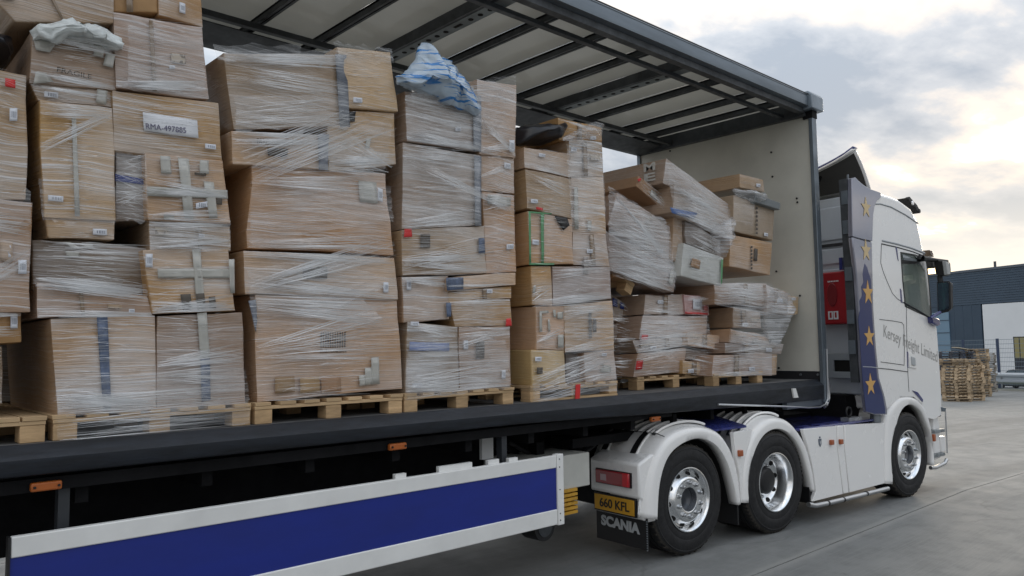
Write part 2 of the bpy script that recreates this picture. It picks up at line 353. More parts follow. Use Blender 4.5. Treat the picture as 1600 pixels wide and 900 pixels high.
# ------------------------------------------------------------------ ground and yard
def concrete():
    global nt
    m = bpy.data.materials.new('yard_concrete'); m.use_nodes = True; nt = m.node_tree; b = nt.nodes['Principled BSDF']
    g = N('ShaderNodeNewGeometry')
    def nz(sc, det, ro, stretch=(1, 1, 1)):
        mp = N('ShaderNodeMapping'); L(g.outputs['Position'], mp.inputs[0]); mp.inputs['Scale'].default_value = stretch
        n = N('ShaderNodeTexNoise'); L(mp.outputs[0], n.inputs[0]); n.inputs['Scale'].default_value = sc; n.inputs['Detail'].default_value = det; n.inputs['Roughness'].default_value = ro; return n.outputs[0]
    big = nz(.35, 6, .6); mid = nz(3.0, 8, .65); brush = nz(1.0, 4, .6, (1.2, 60, 1)); fine = nz(90, 3, .6)
    c = mixc(ramp(big, [(.35, 0.0), (.65, 1.0)]), (.155, .163, .163), (.212, .218, .214))
    c = mixc(mth('MULTIPLY', ramp(mid, [(.45, 0.0), (.7, 1.0)]), .5), c, (.11, .113, .112))
    c = mixc(mth('MULTIPLY', ramp(brush, [(.45, 0.0), (.7, 1.0)]), .30), c, (.27, .27, .26))
    trk = nz(1.0, 4, .6, (.05, 1.5, 1)); c = mixc(mth('MULTIPLY', ramp(trk, [(.50, 0.0), (.62, 1.0)]), .38), c, (.095, .098, .098))
    sx = N('ShaderNodeSeparateXYZ'); L(g.outputs['Position'], sx.inputs[0]); jd = mth('ABSOLUTE', mth('SUBTRACT', sx.outputs[1], 3.45)); jd2 = mth('ABSOLUTE', mth('SUBTRACT', sx.outputs[1], 8.45))
    jn = ramp(mth('ADD', mth('MINIMUM', jd, jd2), mth('MULTIPLY', nz(2.5, 5, .7), .12)), [(.10, 1.0), (.16, 0.0)]); c = mixc(mth('MULTIPLY', jn, .45), c, (.30, .30, .285))
    vo = N('ShaderNodeTexVoronoi', feature='DISTANCE_TO_EDGE'); wv_ = N('ShaderNodeVectorMath', operation='ADD'); wn_2 = N('ShaderNodeTexNoise'); L(g.outputs['Position'], wn_2.inputs[0]); wn_2.inputs['Scale'].default_value = 1.2; wn_2.inputs['Detail'].default_value = 5
    L(g.outputs['Position'], wv_.inputs[0]); L(wn_2.outputs['Color'], wv_.inputs[1]); L(wv_.outputs[0], vo.inputs['Vector']); vo.inputs['Scale'].default_value = .16
    crk = mth('MULTIPLY', ramp(vo.outputs['Distance'], [(.0, 1.0), (.0016, 0.0)]), ramp(big, [(.47, 0.0), (.55, 1.0)])); c = mixc(mth('MULTIPLY', crk, .3), c, (.06, .06, .06))
    sp = ramp(nz(6, 2, .5), [(.75, 0.0), (.78, 1.0)]); c = mixc(mth('MULTIPLY', sp, .5), c, (.07, .07, .07))
    L(c, b.inputs['Base Color']); L(mth('ADD', .62, mth('MULTIPLY', mid, .3)), b.inputs['Roughness'])
    bu = N('ShaderNodeBump'); bu.inputs['Strength'].default_value = .5; bu.inputs['Distance'].default_value = .006
    L(mth('ADD', mth('MULTIPLY', brush, .6), mth('ADD', fine, mid)), bu.inputs['Height']); L(bu.outputs[0], b.inputs['Normal'])
    return m
CONC = concrete()
FAR_G = mat('outer_ground', (.12, .13, .10), .95, noise=(.3, .3, .2))
xs = [-400, -60, -20, 0, 11, 40, 80, 120, 300, 900]
m = MB(); m.grid([[(x, y, gz(x) - .16) for x in xs] for y in (-700, -40, 60, 900)])
ground = m.build('ground', FAR_G, kind='structure')
def slab(x0, x1, y0, y1):
    m = MB(); s = [x0] + ([11] if x0 < 11 < x1 else []) + [x1]
    for a, b in zip(s, s[1:]):
        g = .007; xa = a + (g if a == x0 else 0); xb = b - (g if b == x1 else 0)
        m.hexa([(xa, y0 + g, gz(a) - .15), (xb, y0 + g, gz(b) - .15), (xb, y1 - g, gz(b) - .15), (xa, y1 - g, gz(a) - .15),
                (xa, y0 + g, gz(a)), (xb, y0 + g, gz(b)), (xb, y1 - g, gz(b)), (xa, y1 - g, gz(a))])
    return m
ys = [-15.9, -11.1, -6.25, -1.4, 3.45, 8.45, 13.4, 18.4, 23.4, 28.4]
xs = [-17, -5, 7.9 - 12.9 + 7.0, 21.0, 40, 59]
xs = [-29, -14.5, 0.1, 18.4, 38, 58, 78]
for y0, y1 in zip(ys, ys[1:]):
    for x0, x1 in zip(xs, xs[1:]): slab(x0, x1, y0, y1).build('concrete_slab', CONC, ground)
m = MB(); m.grid([[(x, y, gz(x) - .03) for x in (-29, 11, 78)] for y in (-15.8, 28.3)]); m.build('joint_sealant', mat('joint_sealant', (.05, .05, .05), .9), ground)

# ------------------------------------------------------------------ trailer
DT = 4.17; FAR = 6.75; DZ = 1.46
trailer = empty('curtainsider_trailer', (1.0, 5.4, 0), label='long curtainsider trailer with open grey roof frame and blue white side guard', cat='trailer')
TR = Vector((-1.0, -5.4, 0))
class TM(MB):
    def build(s, name, mats, **k):
        s.v = [(x - 1.0, y - 5.4, z) for x, y, z in s.v]
        return MB.build(s, name, mats, trailer, **k)
XL = -4.2; XR = 8.78
# floor planks
nb = 12
for i in range(nb):
    y0 = 4.26 + i * (2.4 / nb); TM().box((XL, y0 + .004, DZ - .03), (XR, y0 + 2.4 / nb - .004, DZ)).build('floor_plank', mat('deck_boards', (.12, .12, .12), .7, noise=(6, .5, .2), stretch=(.2, 1, 1)))
m = TM(); rows = []
RB = [(XL, 1.328), (3.9, 1.328), (4.5, 1.317), (5.34, 1.296), (6.3, 1.276), (7.5, 1.254), (XR + .06, 1.245)]
for x, zb_ in RB:
    rows.append([(x, y, z) for y, z in [(4.27, zb_), (4.20, zb_ - .008), (4.175, zb_), (4.17, zb_ + .01), (4.17, 1.40), (4.185, 1.415), (4.25, DZ + .002), (4.275, DZ + .002)]])
m.grid(rows); m.add(rows[-1], [tuple(range(8))]); m.build('side_rave', RAVE, smooth=30)
TM().box((XL, 4.245, 1.238), (5.9, 4.30, 1.30)).build('side_rail', BLACK)
TM().prism([(6.75, 1.40), (6.66, DZ), (6.65, 1.25), (6.75, 1.25)], lambda a, b: (XL, a, b), lambda a, b: (XR, a, b)).build('side_rave', RAVE)
# chassis
m = TM()
for y in (4.95, 5.85):
    m.box((XL, y - .06, .82), (5.2, y + .06, 1.24)); m.box((5.2, y - .06, 1.08), (8.6, y + .06, 1.24))
m.build('chassis_beam', BLACK)
k = 0
x = XL + .3
while x < 8.6:
    TM().box((x, 4.32, 1.15), (x + .06, 6.7, 1.245)).build('cross_member', BLACK); x += .62
TM().box((4.9, 4.55, 1.02), (8.5, 6.35, 1.10)).build('kingpin_plate', BLACK)
# landing leg with round foot, struts, tool box pieces
for yy in (4.62, 6.20):
    p = PY(846, 822, 4.62); TM().box((p.x - .04, yy, p.z), (p.x + .05, yy + .1, 1.1)).build('landing_leg', BLACK)
    TM().cyl((p.x, yy - .04, p.z), (p.x, yy + .14, p.z), .115, 24).build('landing_wheel', PLASTIC, smooth=30)
    TM().cyl((p.x, yy - .046, p.z), (p.x, yy - .041, p.z), .08, 24).build('landing_wheel_disc', STEELD, smooth=30)
for px_, py_ in ((98, 790), (785, 690)):
    q = PY(px_, py_, 4.30); TM().box((q.x - .025, 4.28, .85), (q.x + .025, 4.34, 1.25)).build('guard_strut', mat('strut_black', (.03, .034, .04), .5))
q0 = PY(753, 684, 4.5); q1 = PY(771, 716, 4.5)
TM().box((q0.x, 4.5, q1.z), (q1.x, 4.53, q0.z)).build('document_plate', WHITE2)
a, b = PY(883, 712, 4.42), PY(922, 757, 4.42)
TM().box((a.x - .5, 4.42, b.z - .005), (b.x, 4.86, a.z)).build('tool_box', mat('tool_box_paint', (.50, .50, .46), .5, noise=(4, .12, .05)), bevel=.008, label='pale grey toolbox behind the guard end')
m = TM(); a, b = PY(880, 764, 4.40), PY(903, 801, 4.40)
for i in range(6):
    z = b.z + (a.z - b.z) * i / 6; m.box((a.x, 4.40, z), (b.x, 4.60, z + (a.z - b.z) / 9)); m.box((a.x, 4.44, z), (b.x - .02, 4.56, z + (a.z - b.z) / 6))
m.build('wheel_chock', YELLOW, label='yellow ribbed wheel chock behind the guard end')
# air hoses and small things under the neck
m = TM()
for i in range(4):
    pts = []
    for k in range(9):
        t = k / 8; pts.append((4.3 + 1.3 * t, 4.7 + .1 * i, 1.12 - .22 * math.sin(math.pi * t) - .03 * i))
    m.tube(pts, .016, 6)
m.build('air_hose', PLASTIC, smooth=True)
# side guard
gx0 = PY(18, 826).x; gx1 = PY(869, 716).x; gx2 = PY(879, 716).x; zt = PY(878, 710).z; zb = PY(878, 818).z
zb1 = PY(869, 731).z; zb2 = PY(869, 796).z
TM().box((gx0, DT - .005, zb1), (gx1, DT + .035, zt)).build('guard_rail', WHITE2, bevel=.006)
TM().box((gx0, DT - .005, zb), (gx1, DT + .035, zb2)).build('guard_rail', WHITE2, bevel=.006)
TM().box((gx0, DT + .004, zb2 - .01), (gx1, DT + .03, zb1 + .01)).build('guard_panel', BLUEP)
TM().box((gx1 + .003, DT - .009, zb - .006), (gx2, DT + .045, zt + .006)).build('guard_end_post', WHITE2, bevel=.004)
TM().box((gx0 - .012, DT - .007, zb), (gx0 - .002, DT + .04, zt)).build('guard_edge_strip', PLASTIC)
for z in (zt - .03, zt - .09, (zt + zb) / 2, zb + .08, zb + .03):
    TM().cyl(((gx1 + gx2) / 2 - .01, DT - .012, z), ((gx1 + gx2) / 2 - .01, DT - .005, z), .005, 8).build('rivet', STEELD)
TM().box((gx0, FAR - .03, zb), (gx1 + .2, FAR, zt)).build('guard_panel', BLUEP)
for (xa, ya, xb, yb) in ((615, 741, 632, 746), (683, 729, 735, 735), (760, 719, 777, 724), (792, 716, 806, 719)):
    a = PY(xa, ya, 4.22); b = PY(xb, yb, 4.22); TM().box((a.x, 4.20, zt - .01), (b.x, 4.23, a.z)).build('guard_bracket', WHITE2)
def lamp(parent_m, c, w, h, mt, name='marker_lamp'):
    return parent_m.box((c[0] - w / 2, c[1] - .015, c[2] - h / 2), (c[0] + w / 2, c[1] + .02, c[2] + h / 2))
for (x, y) in ((72, 760), (621, 698), (1024, 655)):
    p = PY(x, y, 4.22); p.z += .002
    o = lamp(TM(), (p.x, 4.22, p.z), .13, .042, ORANGE2).build('marker_lamp', ORANGE2, bevel=.008)
    for s_ in (-.05, .05):
        TM().cyl((p.x + s_, 4.195, p.z), (p.x + s_, 4.206, p.z), .006, 8).build('screw', PLASTIC)
# bulkhead
bz0 = PX(1287, 580).z; bz1 = 4.60
TM().box((8.77, 4.215, bz0), (8.82, FAR - .03, bz1)).build('bulkhead_panel', PLY)
TM().box((8.772, 4.215, DZ - .02), (8.81, FAR - .03, bz0 - .003)).build('kick_plate', mat('black_kick_plate', (.02, .021, .024), .4))
TM().box((8.745, 4.165, 1.20), (8.85, 4.215, 4.62)).build('bulkhead_post', RAIL, bevel=.006)
TM().box((8.745, FAR - .04, 1.20), (8.85, FAR + .01, 4.62)).build('bulkhead_post', RAIL)
for (x, y) in ((1047, 236), (1205, 238), (1207, 276), (1213, 424), (1217, 575), (1283, 575), (1269, 223), (1271, 265), (1274, 341), (1277, 419), (1280, 498), (1245, 310), (1246, 316), (1250, 462)):
    p = PX(x, y, 8.765); TM().cyl((8.758, p.y, p.z), (8.772, p.y, p.z), .012, 8).build('bolt', PLASTIC)
for (x, y) in ((1251, 584), (1278, 584)):
    p = PX(x, y, 8.765); TM().cyl((8.755, p.y, p.z - .01), (8.772, p.y, p.z - .01), .014, 8).build('bolt', STEEL)
TM().box((8.70, 4.24, 4.57), (8.80, FAR - .03, 4.748)).build('roof_header', STEELD, bevel=.004)
# front foot trim: polished edge strip curving round the neck
trim = [PY(1289.5, 545), PY(1290.5, 580), PY(1291.5, 610), PY(1291, 624), PY(1287, 632), PY(1279, 636), PY(1262, 637), PY(1225, 635), PY(1160, 633), PY(1120, 632)]
TM().tube([(p.x, 4.155, p.z) for p in trim], .010, 6).build('edge_trim', TUBE, smooth=True)
hoop = [PY(1290, 583), PY(1295, 588), PY(1299, 597), PY(1300, 606), PY(1300, 622), PY(1297, 632), PY(1292, 637)]
TM().tube([(p.x, 4.20, p.z) for p in hoop], .012, 8).build('front_hoop', TUBE, smooth=True)
a, b = PY(1234, 625), PY(1284, 634); TM().box((a.x, 4.20, b.z), (8.80, 4.26, a.z)).build('neck_plate', mat('neck_plate_paint', (.12, .14, .17), .35, .3), bevel=.004)
for x0, x1 in ((1238, 1245),):
    a, b = PY(x0, 607), PY(x1, 621); TM().hexa([(a.x, 4.15, b.z), (b.x, 4.15, b.z), (b.x, 4.168, b.z), (a.x, 4.168, b.z), (a.x - .03, 4.15, a.z), (b.x - .05, 4.15, a.z), (b.x - .05, 4.168, a.z), (a.x - .03, 4.168, a.z)]).build('scuff_plate', WHITE2)
# roof
RX1 = 8.83
m = TM(); pr = [(4.165, 4.665), (4.160, 4.70), (4.160, 4.775), (4.175, 4.785), (4.175, 4.80), (4.20, 4.83), (4.26, 4.84), (4.30, 4.80), (4.30, 4.72), (4.26, 4.70), (4.25, 4.655)]
m.prism(pr, lambda a, b: (XL, a, b), lambda a, b: (RX1 - .10, a, b)); m.build('cant_rail', RAIL, smooth=25)
TM().prism([(4.235, 4.60), (4.225, 4.655), (4.30, 4.66), (4.36, 4.70), (4.37, 4.66), (4.31, 4.60)], lambda a, b: (XL, a, b), lambda a, b: (RX1 - .12, a, b)).build('curtain_track', STEELD, smooth=25)
TM().box((XL, 4.155, 4.795), (RX1 - .1, 4.163, 4.806)).build('track_strip', PLASTIC)
TM().prism([(4.12, 4.635), (4.12, 4.80), (4.16, 4.845), (4.33, 4.85), (4.33, 4.62)], lambda a, b: (8.66, a, b), lambda a, b: (8.955, a, b)).build('corner_cap', mat('cap_steel', (.20, .24, .28), .4, .3, noise=(8, .2, .05)), bevel=.01)
TM().box((8.74, 4.16, 4.54), (8.86, 4.28, 4.66)).build('corner_bracket', BLACK)
TM().prism([(6.65, 4.58), (6.63, 4.74), (6.68, 4.82), (6.75, 4.80), (6.76, 4.58)], lambda a, b: (XL, a, b), lambda a, b: (RX1, a, b)).build('cant_rail', STEELD)
TM().box((XL, 4.50, 4.600), (8.70, 4.555, 4.640)).build('roof_runner', STEELD, bevel=.004)
TM().box((XL, 6.12, 4.600), (8.70, 6.18, 4.650)).build('roof_runner', STEELD, bevel=.004)
TM().hexa([(XL, 6.30, 4.62), (8.7, 6.30, 4.62), (8.7, 6.64, 4.56), (XL, 6.64, 4.56), (XL, 6.30, 4.63), (8.7, 6.30, 4.63), (8.7, 6.64, 4.57), (XL, 6.64, 4.57)]).build('far_side_flange', STEELD)
mainb = [-3.15, -.75, 1.65, 4.05, 6.47]
thin = [-2.55, -1.95, -1.35, -.15, .45, 1.05, 2.25, 2.85, 3.45, 4.69, 5.32, 5.95, 7.20, 7.92, 8.42]
HOLE = mat('hole_dark', (.006, .006, .006), .9)
FLANGE = mat('bow_flange_steel', (.17, .20, .21), .45, .3, noise=(9, .2, .05))
for x in mainb:
    TM().box((x - .05, 4.30, 4.645), (x - .02, 6.64, 4.745)).box((x - .02, 4.30, 4.645), (x + .11, 6.64, 4.660)).box((x + .10, 4.30, 4.655), (x + .12, 6.64, 4.745)).build('roof_bow', STEELD, label='deep pressed roof bow with round lightening holes')
    TM().box((x - .018, 4.32, 4.641), (x + .108, 6.62, 4.6445)).build('bow_flange', FLANGE)
    j = 0; y = 4.62
    while y < 6.05:
        if j % 7 != 3: TM().cyl((x + .045, y, 4.6385), (x + .045, y, 4.650), .024, 12).build('lightening_hole', HOLE)
        else: TM().box((x + .030, y - .05, 4.6385), (x + .06, y + .05, 4.650)).build('lightening_hole', HOLE)
        y += .125 if j % 7 not in (2, 3) else .17
        j += 1
for x in thin:
    TM().box((x - .030, 4.30, 4.680), (x - .006, 6.64, 4.745)).box((x + .006, 4.30, 4.680), (x + .030, 6.64, 4.745)).box((x - .03, 4.30, 4.725), (x + .03, 6.64, 4.742)).build('roof_bow', STEELD)
def skinmat():
    global nt
    m = bpy.data.materials.new('translucent_roof_skin'); m.use_nodes = True; nt = m.node_tree; b = nt.nodes['Principled BSDF']
    b.inputs['Base Color'].default_value = (.40, .40, .36, 1); b.inputs['Roughness'].default_value = .3; b.inputs['Coat Weight'].default_value = .3
    tr = N('ShaderNodeBsdfTranslucent'); tr.inputs[0].default_value = (.72, .68, .56, 1)
    g = N('ShaderNodeNewGeometry'); n = N('ShaderNodeTexNoise'); L(g.outputs['Position'], n.inputs[0]); n.inputs['Scale'].default_value = 2.0; n.inputs['Detail'].default_value = 6
    c = mixc(n.outputs[0], (.26, .26, .23), (.52, .51, .45)); L(c, tr.inputs[0])
    mx = N('ShaderNodeMixShader'); mx.inputs[0].default_value = .17; L(b.outputs[0], mx.inputs[1]); L(tr.outputs[0], mx.inputs[2])
    L(mx.outputs[0], nt.nodes['Material Output'].inputs[0]); return m
SKIN = skinmat(); allb = sorted(mainb + thin + [XL + .0, 8.80])
for a, b in zip(allb, allb[1:]):
    TM().grid([[(a + (b - a) * i / 6 + (.0 if i not in (0,) else .002), y, z + .012 * math.sin(math.pi * i / 6)) for i in range(7)] for y, z in ((4.28, 4.752), (4.7, 4.762), (5.45, 4.772), (6.2, 4.762), (6.66, 4.752))]).build('roof_panel', SKIN, smooth=True)

# ------------------------------------------------------------------ pallets on the trailer
def pallet_parts(root, w, d, base_board=False, h=.125, jit=.004):
    rb = lambda: random.uniform(-jit, jit)
    bl = .10; bw = .11; zt_ = h
    me_board = None
    # three rows of blocks (front, middle, back) x three
    for yy in (0, d / 2 - bw / 2, d - bw):
        for xx in (0, w / 2 - bw / 2, w - bw):
            MB().box((xx + .002, yy + .003, .018 if base_board else .001), (xx + bw - .002, yy + bw, h - .042)).build('block', WOOD, root, bevel=.003)
        MB().box((0, yy, h - .041), (w, yy + bw, h - .022)).build('stringer_board', WOODX, root, bevel=.002)
        if base_board: MB().box((0, yy - .001, 0), (w, yy + bw + .001, .017)).build('base_board', WOODX, root, bevel=.002)
    n = 7
    for i in range(n):
        x0 = i * (w - .1) / (n - 1); MB().box((x0 + rb(), -.004 + rb(), h - .021), (x0 + .10 + rb(), d, h)).build('deck_board', WOODX, root, bevel=.002)
PALN = 'pallets under the loads on the trailer'
def pallet_px(xl, yl, xr, yr, Y, label, base=False, dx=0):
    a = PY(xl, yl, Y); b = PY(xr, yr, Y)
    r = empty('wooden_pallet', (a.x, Y, DZ), label=label, cat='pallet', group=PALN)
    pallet_parts(r, b.x - a.x, 1.15, base); return r
pallet_px(-260, 700, 71, 690, 4.32, 'pale wooden pallet under the load cut off by the left edge of the photo')
pallet_px(82, 690, 392, 666, 4.32, 'wooden pallet with film wrapped over its openings under the leftmost complete load')
pallet_px(398, 667, 629, 645, 4.32, 'clean pale wooden pallet under the widest load with the large carton at its foot')
pallet_px(632, 645, 803, 632, 4.32, 'wooden pallet under the load that carries the blue plastic bag')
pallet_px(829, 630, 965, 620, 4.32, 'pallet with a base board and red tape under the load topped by a black bag', True)
r5 = pallet_px(958, 622, 1000, 618, 5.0, 'pallet half hidden under the film bundle behind the load with the black bag')
r6 = pallet_px(996, 608, 1112, 602, 4.62, 'rough wooden pallet under the leaning cartons with the red printed carton')
r7 = pallet_px(1115, 602, 1192, 597, 4.42, 'last wooden pallet before the white bulkhead')
# the tipped pallet that the leaning cartons still stand on
a = PY(957, 440, 4.6)
tp = empty('wooden_pallet', (a.x - .55, 4.6, a.z + .30), label='tipped wooden pallet hanging under the tilted cartons, its end block showing', cat='pallet', group=PALN)
pallet_parts(tp, .92, 1.0); tp.rotation_euler = (0, R(27), 0)

# ------------------------------------------------------------------ cartons
GR = {}
def carton(name, quad, Y, depth, m, label, cat='box', dy=0.0, group=None, crumple=.0055, side=None, rnd=.0022, lean=0.0):
    """quad: TL,TR,BR,BL of the front face as seen in the survey photo, put on the load's real front plane"""
    c = [PY(x, y, Y + dy + (lean * (k in (0, 1)))) for k, (x, y) in enumerate(quad)]
    cen0 = (c[0] + c[1] + c[2] + c[3]) / 4; c = [p + (p - cen0).normalized() * .003 for p in c]
    tl, tr, br, bl = c; base = Vector((min(bl.x, br.x), Y + dy, min(bl.z, br.z)))
    T_ = (0, .02, .06, .2, .4, .6, .8, .94, .98, 1); TD = (0, .02, .3, .65, .98, 1)
    sd = random.random() * 50; vs = []; idx = {}
    def pt(i, j, k):
        if (i, j, k) in idx: return idx[(i, j, k)]
        s, t, d_ = T_[i], T_[j], TD[k]
        p = (tl * (1 - s) + tr * s) * (1 - t) + (bl * (1 - s) + br * s) * t
        p = p + Vector((0, depth * d_, 0))
        ex = (i in (0, len(T_) - 1)) + (j in (0, len(T_) - 1)) + (k in (0, len(TD) - 1))
        cen = (tl + tr + bl + br) / 4 + Vector((0, depth / 2, 0))
        if ex >= 2:
            dv = Vector(((cen.x - p.x), (cen.y - p.y), (cen.z - p.z)))
            p = p + Vector((math.copysign(rnd, dv.x), math.copysign(rnd, dv.y), math.copysign(rnd, dv.z)))
        nv = noise.noise_vector(p * 3.1 + Vector((sd, 0, 0))) * crumple * 1.6 + noise.noise_vector(p * 11 + Vector((0, sd, 0))) * crumple * .55
        # front faces of worn cartons belly out a little
        if k == 0: nv.y -= crumple * 2.2 * math.sin(math.pi * s) * math.sin(math.pi * t)
        p = p + nv
        idx[(i, j, k)] = len(vs); vs.append(tuple(p - base)); return idx[(i, j, k)]
    fs = []; n = len(T_) - 1; nd = len(TD) - 1
    for i in range(n):
        for j in range(n):
            for k in (0, nd): fs.append((pt(i, j, k), pt(i + 1, j, k), pt(i + 1, j + 1, k), pt(i, j + 1, k)))
    for i in range(n):
        for k in range(nd):
            for j in (0, n): fs.append((pt(i, j, k), pt(i + 1, j, k), pt(i + 1, j, k + 1), pt(i, j, k + 1)))
            for j in (0, n): fs.append((pt(j, i, k), pt(j, i + 1, k), pt(j, i + 1, k + 1), pt(j, i, k + 1)))
    b = MB(); b.add(vs, fs)
    o = b.build(name, m, smooth=60, label=label, cat=cat); o.location = base
    if group: o['group'] = group
    o_q[o.name] = (quad, Y + dy, crumple)
    return o
o_q = {}
def on(o, name, quad, m, off=.012, bend=0, label=None):
    """thin patch stuck on the front face of carton o"""
    Y = o_q[o.name][1] - off - o_q[o.name][2] * 1.8
    c = [PY(x, y, Y) - o.location for x, y in quad]; v = []
    n = 4; rows = []
    for j in range(n + 1):
        t = j / n; rows.append([tuple(((c[0] * (1 - s) + c[1] * s) * (1 - t) + (c[3] * (1 - s) + c[2] * s) * t) + Vector((0, random.uniform(-.0015, .0015), 0))) for s in (0, .33, .66, 1)])
    return MB().grid(rows).build(name, m, o, smooth='all', solid=.002, label=label)
def lab(o, x, y, w=12, h=8, sk=0): return on(o, 'shipping_label', [(x - w / 2, y - h / 2), (x + w / 2, y - h / 2 + sk), (x + w / 2, y + h / 2 + sk), (x - w / 2, y + h / 2)], LABEL)
def txt(o, s, x0, y0, x1, y1, hpx, m=INK, off=.016, bold=.0, name='printed_lettering'):
    Y = o_q[o.name][1] - off - o_q[o.name][2] * 1.8; a = PY(x0, y0, Y) - o.location; b_ = PY(x1, y1, Y) - o.location; c = PY(x0, y0 - hpx, Y) - o.location
    return text(s, name, m, o, a, b_, (c - a).length, up=(c - a), ext=.0008, bold=bold)
Y0 = 4.345
def cart(quad, label, m=CARD, depth=.55, dy=0.0, Y=Y0, **k):
    k.setdefault('crumple', .0055)
    return carton('cardboard_box', quad, Y, depth, m, label, dy=dy + random.uniform(0, .012), **k)
# --- load cut by the left edge
A = []
b = cart([(-90, 88), (41, 118), (42, 312), (-90, 312)], 'tall cardboard box at the left photo edge with a red mark near its top', CARD, 1.1); A.append(b)
lab(b, 21, 179, 12, 20); on(b, 'red_tape_piece', [(8, 122), (24, 125), (24, 138), (8, 135)], REDTAPE)
b = cart([(-90, 303), (50, 318), (47, 486), (-90, 486)], 'cardboard box with two barcode labels low at the left photo edge', CARD, 1.1, dy=-.02); A.append(b)
lab(b, 35, 417, 13, 22); on(b, 'printed_panel', [(0, 375), (20, 378), (20, 410), (0, 408)], CARDL); lab(b, 13, 392, 8, 20)
b = cart([(-90, 487), (33, 489), (33, 536), (-90, 540)], 'small cardboard box under the labelled box at the left photo edge', CARDB, .9, dy=.05); A.append(b)
lab(b, 22, 502, 11, 22)
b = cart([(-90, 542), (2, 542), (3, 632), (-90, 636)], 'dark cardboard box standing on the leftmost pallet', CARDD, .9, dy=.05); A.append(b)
# --- leftmost complete load
b = cart([(-60, -60), (174, -40), (177, 37), (22, 33), ], 'cardboard box at the very top of the leftmost complete load', CARDL, 1.1); A.append(b)
b = cart([(176, -40), (244, -40), (246, 20), (178, 17)], 'brown box at the photo top beside the purple printed box', CARDB, 1.0, dy=.02)
on(b, 'tape_strip', [(196, -38), (206, -38), (208, 19), (198, 19)], TAPEBR)
b = cart([(246, -40), (313, -40), (317, 44), (248, 24)], 'box with a white label, topmost at the right end of the leftmost complete load', CARD, 1.0, dy=.0)
lab(b, 285, 11, 9, 16, 3); A.append(b)
b = cart([(177, 20), (317, 42), (326, 155), (181, 137)], 'heavily wrapped box above the box with the handwritten white sheet', CARDR, 1.1); A.append(b)
b = cart([(52, 48), (190, 68), (180, 142), (47, 128)], 'box marked FRAGILE with scraps of white tape over its top', CARDL, 1.0, dy=.02); A.append(b)
txt(b, 'FRAGILE', 89, 112, 143, 124, 8)
for q in ([(122, 57), (140, 60), (138, 79), (123, 76)], [(147, 62), (164, 66), (161, 90), (146, 86)], [(166, 82), (180, 86), (176, 106), (161, 102)], [(52, 60), (90, 64), (78, 82), (56, 78)], [(56, 112), (72, 114), (84, 128), (52, 131)]):
    on(b, 'white_tape_scrap', q, TAPE)
b = cart([(48, 128), (178, 144), (178, 169), (62, 158)], 'flat box with a barcode label below the box marked FRAGILE', CARD, 1.0, dy=.03); A.append(b)
lab(b, 80, 147, 22, 9, 2); on(b, 'white_tape_scrap', [(152, 139), (168, 142), (166, 164), (150, 160)], TAPE)
b = cart([(62, 157), (177, 169), (180, 344), (70, 338)], 'tall upright box with vertical tape, left side of the leftmost complete load', CARD, 1.1); A.append(b)
on(b, 'tape_strip', [(112, 184), (119, 185), (125, 338), (117, 338)], TAPE); lab(b, 87, 309, 24, 9, 2)
b = cart([(177, 141), (340, 161), (347, 249), (178, 236)], 'box bearing a white sheet with handwritten letters and digits', CARD, 1.1); A.append(b)
s = on(b, 'white_sheet', [(223, 175), (308, 188), (310, 216), (225, 204)], PAPER, .014)
txt(b, 'RMA-497885', 228, 201, 291, 208, 9, mat('pen_ink', (.10, .09, .16), .6), .020, name='handwritten_lettering'); lab(b, 329, 228, 17, 8, 2)
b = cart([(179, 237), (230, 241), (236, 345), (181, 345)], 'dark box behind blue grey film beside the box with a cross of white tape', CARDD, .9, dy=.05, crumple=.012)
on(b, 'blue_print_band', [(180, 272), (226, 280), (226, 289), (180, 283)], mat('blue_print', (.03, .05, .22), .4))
b = cart([(225, 240), (348, 251), (359, 349), (232, 343)], 'box with a broad cross of white tape', CARDL, 1.0, dy=-.01); A.append(b)
for q in ([(278, 246), (295, 248), (303, 342), (288, 341)], [(230, 291), (355, 297), (356, 311), (230, 306)], [(318, 283), (334, 285), (340, 341), (327, 341)], [(250, 243), (266, 244), (268, 272), (252, 271)], [(312, 250), (326, 251), (326, 272), (312, 271)], [(256, 335), (272, 336), (272, 343), (256, 343)]):
    on(b, 'tape_strip', q, TAPE)
lab(b, 315, 322, 18, 9, -3); on(b, 'printed_mark', [(304, 269), (322, 271), (322, 275), (304, 273)], INK); on(b, 'printed_mark', [(338, 309), (347, 310), (347, 320), (338, 319)], INK)
b = cart([(72, 339), (178, 344), (178, 374), (76, 371)], 'shallow box with a wide barcode label below the tall upright box', CARD, 1.0, dy=.02); A.append(b)
lab(b, 156, 362, 22, 10, 1)
b = cart([(232, 345), (359, 351), (359, 391), (234, 391)], 'shallow box under greenish grey film below the cross of white tape', CARDG, .9, dy=.015, crumple=.012); A.append(b)
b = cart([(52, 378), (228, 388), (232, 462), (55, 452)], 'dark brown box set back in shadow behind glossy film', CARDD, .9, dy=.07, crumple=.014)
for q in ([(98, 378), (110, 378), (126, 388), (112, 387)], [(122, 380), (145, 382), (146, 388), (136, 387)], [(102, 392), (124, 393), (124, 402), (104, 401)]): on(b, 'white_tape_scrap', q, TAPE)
b = cart([(225, 390), (357, 388), (367, 485), (238, 491)], 'box with crossed white tape and dark printed symbols at its bottom edge', CARD, 1.0, dy=-.01); A.append(b)
for q in ([(300, 389), (313, 389), (321, 487), (308, 488)], [(246, 420), (358, 420), (360, 434), (247, 434)]): on(b, 'tape_strip', q, TAPE)
